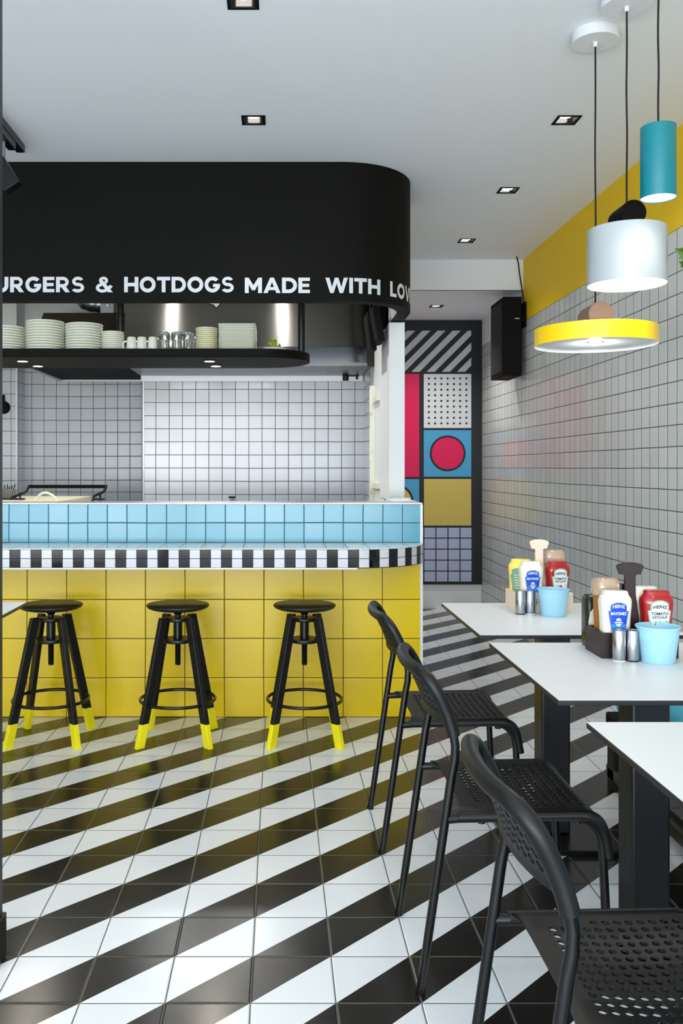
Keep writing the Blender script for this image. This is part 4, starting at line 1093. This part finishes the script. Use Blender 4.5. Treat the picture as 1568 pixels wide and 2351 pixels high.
def shaker(px, py, Y, label, g, base):
    p = P(px, py, Y); t = thing('shaker', label, 'shaker', (p.x, Y, TBH), 0, g)
    b = B(); lathe(b, [(.0165, 0), (.0168, .004)], 32); obj('base', b, base, t)
    b = B(); lathe(b, [(.0172, .0035), (.0174, .005), (.0174, .079), (.0166, .0815), (.014, .0822), (.0135, .081)], 40); obj('body', b, M_steel, t, smooth=40)
    b = B()
    for i in range(5): a = 2*PI*i/5; lathe(b, [(.0008, .0811), (.0008, .0816)], 8, (.006*math.cos(a), .006*math.sin(a), 0))
    obj('holes', b, M_capblack, t)
def bucket(x, Y, label, s=1.0):
    t = thing('metal_bucket', label, 'bucket', (x, Y, TBH))
    r0, r1, h = .0425*s, .0540*s, .094*s
    pr = [(.001, .002), (r0-.003, .002), (r0-.001, 0), (r0, .001), (r0+.0005, .004)]
    for i in range(1, 12):
        tt = i/12; pr.append((r0+(r1-r0)*tt+(.0007 if i in (8, 9) else 0), h*tt))
    pr += [(r1, h-.003), (r1+.0022, h-.003), (r1+.003, h-.001), (r1+.002, h+.001), (r1, h), (r1-.001, h-.003), (r0-.0015, .004), (.001, .004)]
    b = B(); lathe(b, pr, 64); obj('pail', b, M_bucket, t, smooth=50)

# dark caddy, middle table
caddy(.865, 1.072, 2.400, 2.527, .068, M_dwood, 'dark walnut caddy with T handle holding sauces on the middle table', .967, 2.468, .991, .073, .029)
Zt = TBH+.006
bottle('mayonnaise_bottle', (.914, 2.436, Zt), 0, 'upturned white mayonnaise bottle with blue label in the dark caddy', M_mayo, 'mayo')
bottle('ketchup_bottle', (1.028, 2.440, Zt), math.radians(-3), 'upturned red ketchup bottle with white shield label in the dark caddy', M_ketch, 'ketchup')
sauce_clear('barbecue_bottle', (.909, 2.493, Zt), math.radians(22), 'upturned brown sauce bottle with black label behind the mayonnaise in the dark caddy', M_brown)
bottle('mayonnaise_bottle', (1.017, 2.497, Zt), 0, 'cream sauce bottle standing behind the ketchup in the dark caddy', M_mayo, 'plain', 1.02)
sk = thing('soy_bottle', 'narrow bottle with black cap seen left of the dark caddy handle', 'sauce bottle', (.9545, 2.500, Zt))
b = B(); lathe(b, [(.0115, 0), (.012, .01), (.012, .12), (.010, .15)], 20); obj('bottle_body', b, M_lblblack, sk, smooth=True)
b = B(); lathe(b, [(.0135, .15), (.0135, .178), (.012, .182), (.001, .182)], 24); obj('cap', b, M_capblack, sk, smooth=40)
# dark sauce bottle with cream label standing behind the caddy
bb = thing('dark_sauce_bottle', 'dark green bottle with cream side label just behind the dark caddy', 'sauce bottle', (.898, 2.575, TBH))
b = B(); loft(b, [(0, .020, .028), (.004, .022, .030), (.12, .022, .030), (.137, .021, .028), (.144, .017, .022), (.147, .013, .015)], 36, 4); obj('bottle_body', b, mat('dark_green_bottle', (24, 30, 20), .3), bb, smooth=50)
b = B(); prism(b, [(-.0195, .002), (.02, .002), (.02, .115), (-.004, .112), (-.013, .100), (-.0175, .075), (-.019, .05)], 'y', -.0312, -.0298); obj('side_label', b, mat('cream_label', (226, 226, 200), .5), bb)
shaker(1421, 1480, 2.373, 'steel shaker with pale base, left of the pair before the dark caddy', 'steel shakers', M_lblwhite)
shaker(1452.6, 1480, 2.371, 'steel shaker with black base, beside the blue bucket on the middle table', 'steel shakers', M_capblack)
bucket(1.000, 2.363, 'pale blue metal bucket on the middle table in front of the ketchup')
# light caddy, back table
caddy(.832, 1.038, 3.158, 3.287, .070, M_lwood, 'pale birch caddy with T handle holding sauces on the back table', .937, 3.225, .994, .069, .028, ('HEINZ', .036, .957, .036))
bottle('mayonnaise_bottle', (.899, 3.196, Zt), 0, 'upturned white mayonnaise bottle with blue label in the pale caddy', M_mayo, 'mayo')
bottle('mustard_bottle', (.877, 3.243, Zt), math.radians(-38), 'upturned yellow mustard bottle with green label in the pale caddy', M_must, 'mustard', 1.02)
bottle('ketchup_bottle', (.996, 3.204, Zt), math.radians(8), 'upturned red ketchup bottle with white shield label in the pale caddy', M_ketch, 'ketchup')
sauce_clear('barbecue_bottle', (.999, 3.255, Zt), 0, 'nearly empty clear sauce bottle behind the ketchup in the pale caddy', M_brown, .208, False)
shaker(1194.6, 1400, 3.133, 'steel shaker with black base, left of the pair before the pale caddy', 'steel shakers', M_capblack)
shaker(1217.2, 1400, 3.136, 'steel shaker with pale base, beside the blue bucket on the back table', 'steel shakers', M_lblwhite)
bucket(.952, 3.105, 'pale blue metal bucket on the back table in front of the pale caddy', .97)

# ------------------------------------------------------------------ hanging ivy at the right edge
iv = thing('hanging_ivy', 'trailing green ivy plant of which only leaves show at the right edge', 'plant', (1.580, 3.2, 1.93))
def leaf(bm, c, size, rx, ry, rz):
    pts = [(0, -.10), (.16, -.42), (.30, -.30), (.62, -.38), (.50, -.05), (.72, .18), (.38, .24), (.22, .52), (0, 1.0), (-.22, .52), (-.38, .24), (-.72, .18), (-.50, -.05), (-.62, -.38), (-.30, -.30), (-.16, -.42)]
    Mx = Matrix.Rotation(rz, 3, 'Z') @ Matrix.Rotation(ry, 3, 'Y') @ Matrix.Rotation(rx, 3, 'X')
    cv = bm.verts.new(Vector(c)+Mx @ Vector((0, .15*size, .06*size)))
    vs = [bm.verts.new(Vector(c)+Mx @ Vector((x*size, y*size, -.10*size*(x*x)*2+.02*size*y))) for x, y in pts]
    for i in range(len(vs)): bm.faces.new((vs[i], vs[(i+1) % len(vs)], cv))
b = B()
leaf(b, (-.128, -.02, .018), .044, math.radians(62), math.radians(0), math.radians(75))
leaf(b, (-.125, 0, .050), .040, math.radians(78), 0, math.radians(20))
leaf(b, (-.118, -.03, -.012), .046, math.radians(80), math.radians(150), math.radians(10))
leaf(b, (-.135, -.01, .085), .040, math.radians(85), math.radians(-60), math.radians(0))
for i in range(60):
    a = random.uniform(0, 2*PI); r = random.uniform(.03, .115); z = random.uniform(-.12, .14)
    leaf(b, (r*math.cos(a), r*math.sin(a), z), random.uniform(.03, .05), random.uniform(.6, 1.6), random.uniform(-.6, .6), a-PI/2+random.uniform(-.5, .5))
obj('foliage', b, M_leaf, iv)
b = B()
for i in range(12):
    a = 2*PI*i/12; tube(b, [(0, 0, .05), (.06*math.cos(a), .06*math.sin(a), .09), (.09*math.cos(a), .09*math.sin(a), 0), (.08*math.cos(a), .08*math.sin(a), -.1)], .0015, 5)
obj('stems', b, M_leaf, iv)
b = B(); lathe(b, [(.035, -.05), (.05, .05), (.052, .055), (.046, .055), (.03, -.04)], 24); obj('pot', b, M_white, iv, smooth=40)
b = B(); tube(b, [(0, 0, .05), (0, 0, CEIL-1.93)], .002, 6); obj('hanging_cord', b, M_cord, iv)

# ------------------------------------------------------------------ daylight through the street front, added ceiling fill, sky
w = bpy.data.worlds.new('sky'); sc.world = w; w.use_nodes = True
bg = w.node_tree.nodes['Background']; bg.inputs[0].default_value = (.62, .78, 1.0, 1); bg.inputs[1].default_value = 1.2
def area(name, loc, rot, sx, sy, e, c):
    ld = bpy.data.lights.new(name, 'AREA'); ld.shape = 'RECTANGLE'; ld.size = sx; ld.size_y = sy; ld.energy = e; ld.color = c
    o = link(bpy.data.objects.new(name, ld)); o.location = loc; o.rotation_euler = rot; return o
area('window_daylight', (-1.1, -2.58, 1.45), (math.radians(90), 0, 0), 5.2, 2.3, 160, (.90, .96, 1))
area('ceiling_fill', (-1.1, -2.55, .75), (math.radians(132), 0, 0), 5.2, .9, 230, (.93, .97, 1))  # added upward fill to brighten the ceiling, no source of its own

# ------------------------------------------------------------------ camera
cam = bpy.data.cameras.new('camera'); co = link(bpy.data.objects.new('camera', cam)); sc.camera = co
co.location = (0, 0, H); co.rotation_euler = (math.radians(90), 0, 0)
cam.sensor_fit = 'VERTICAL'; cam.sensor_height = 36; cam.lens = F/2351*36
cam.shift_x = (784-VX)/2351; cam.shift_y = -(1175.5-VY)/2351
cam.clip_start = .05
vs = sc.view_settings; sc.display_settings.display_device = 'sRGB'
vs.view_transform = 'Standard'; vs.look = 'None'; vs.exposure = -.16; vs.gamma = 1; vs.use_curve_mapping = False
sc.cycles.max_bounces = 10; sc.cycles.diffuse_bounces = 5; sc.cycles.glossy_bounces = 5; sc.cycles.transmission_bounces = 8
sc.cycles.caustics_reflective = False; sc.cycles.caustics_refractive = False
sc.cycles.use_denoising = True
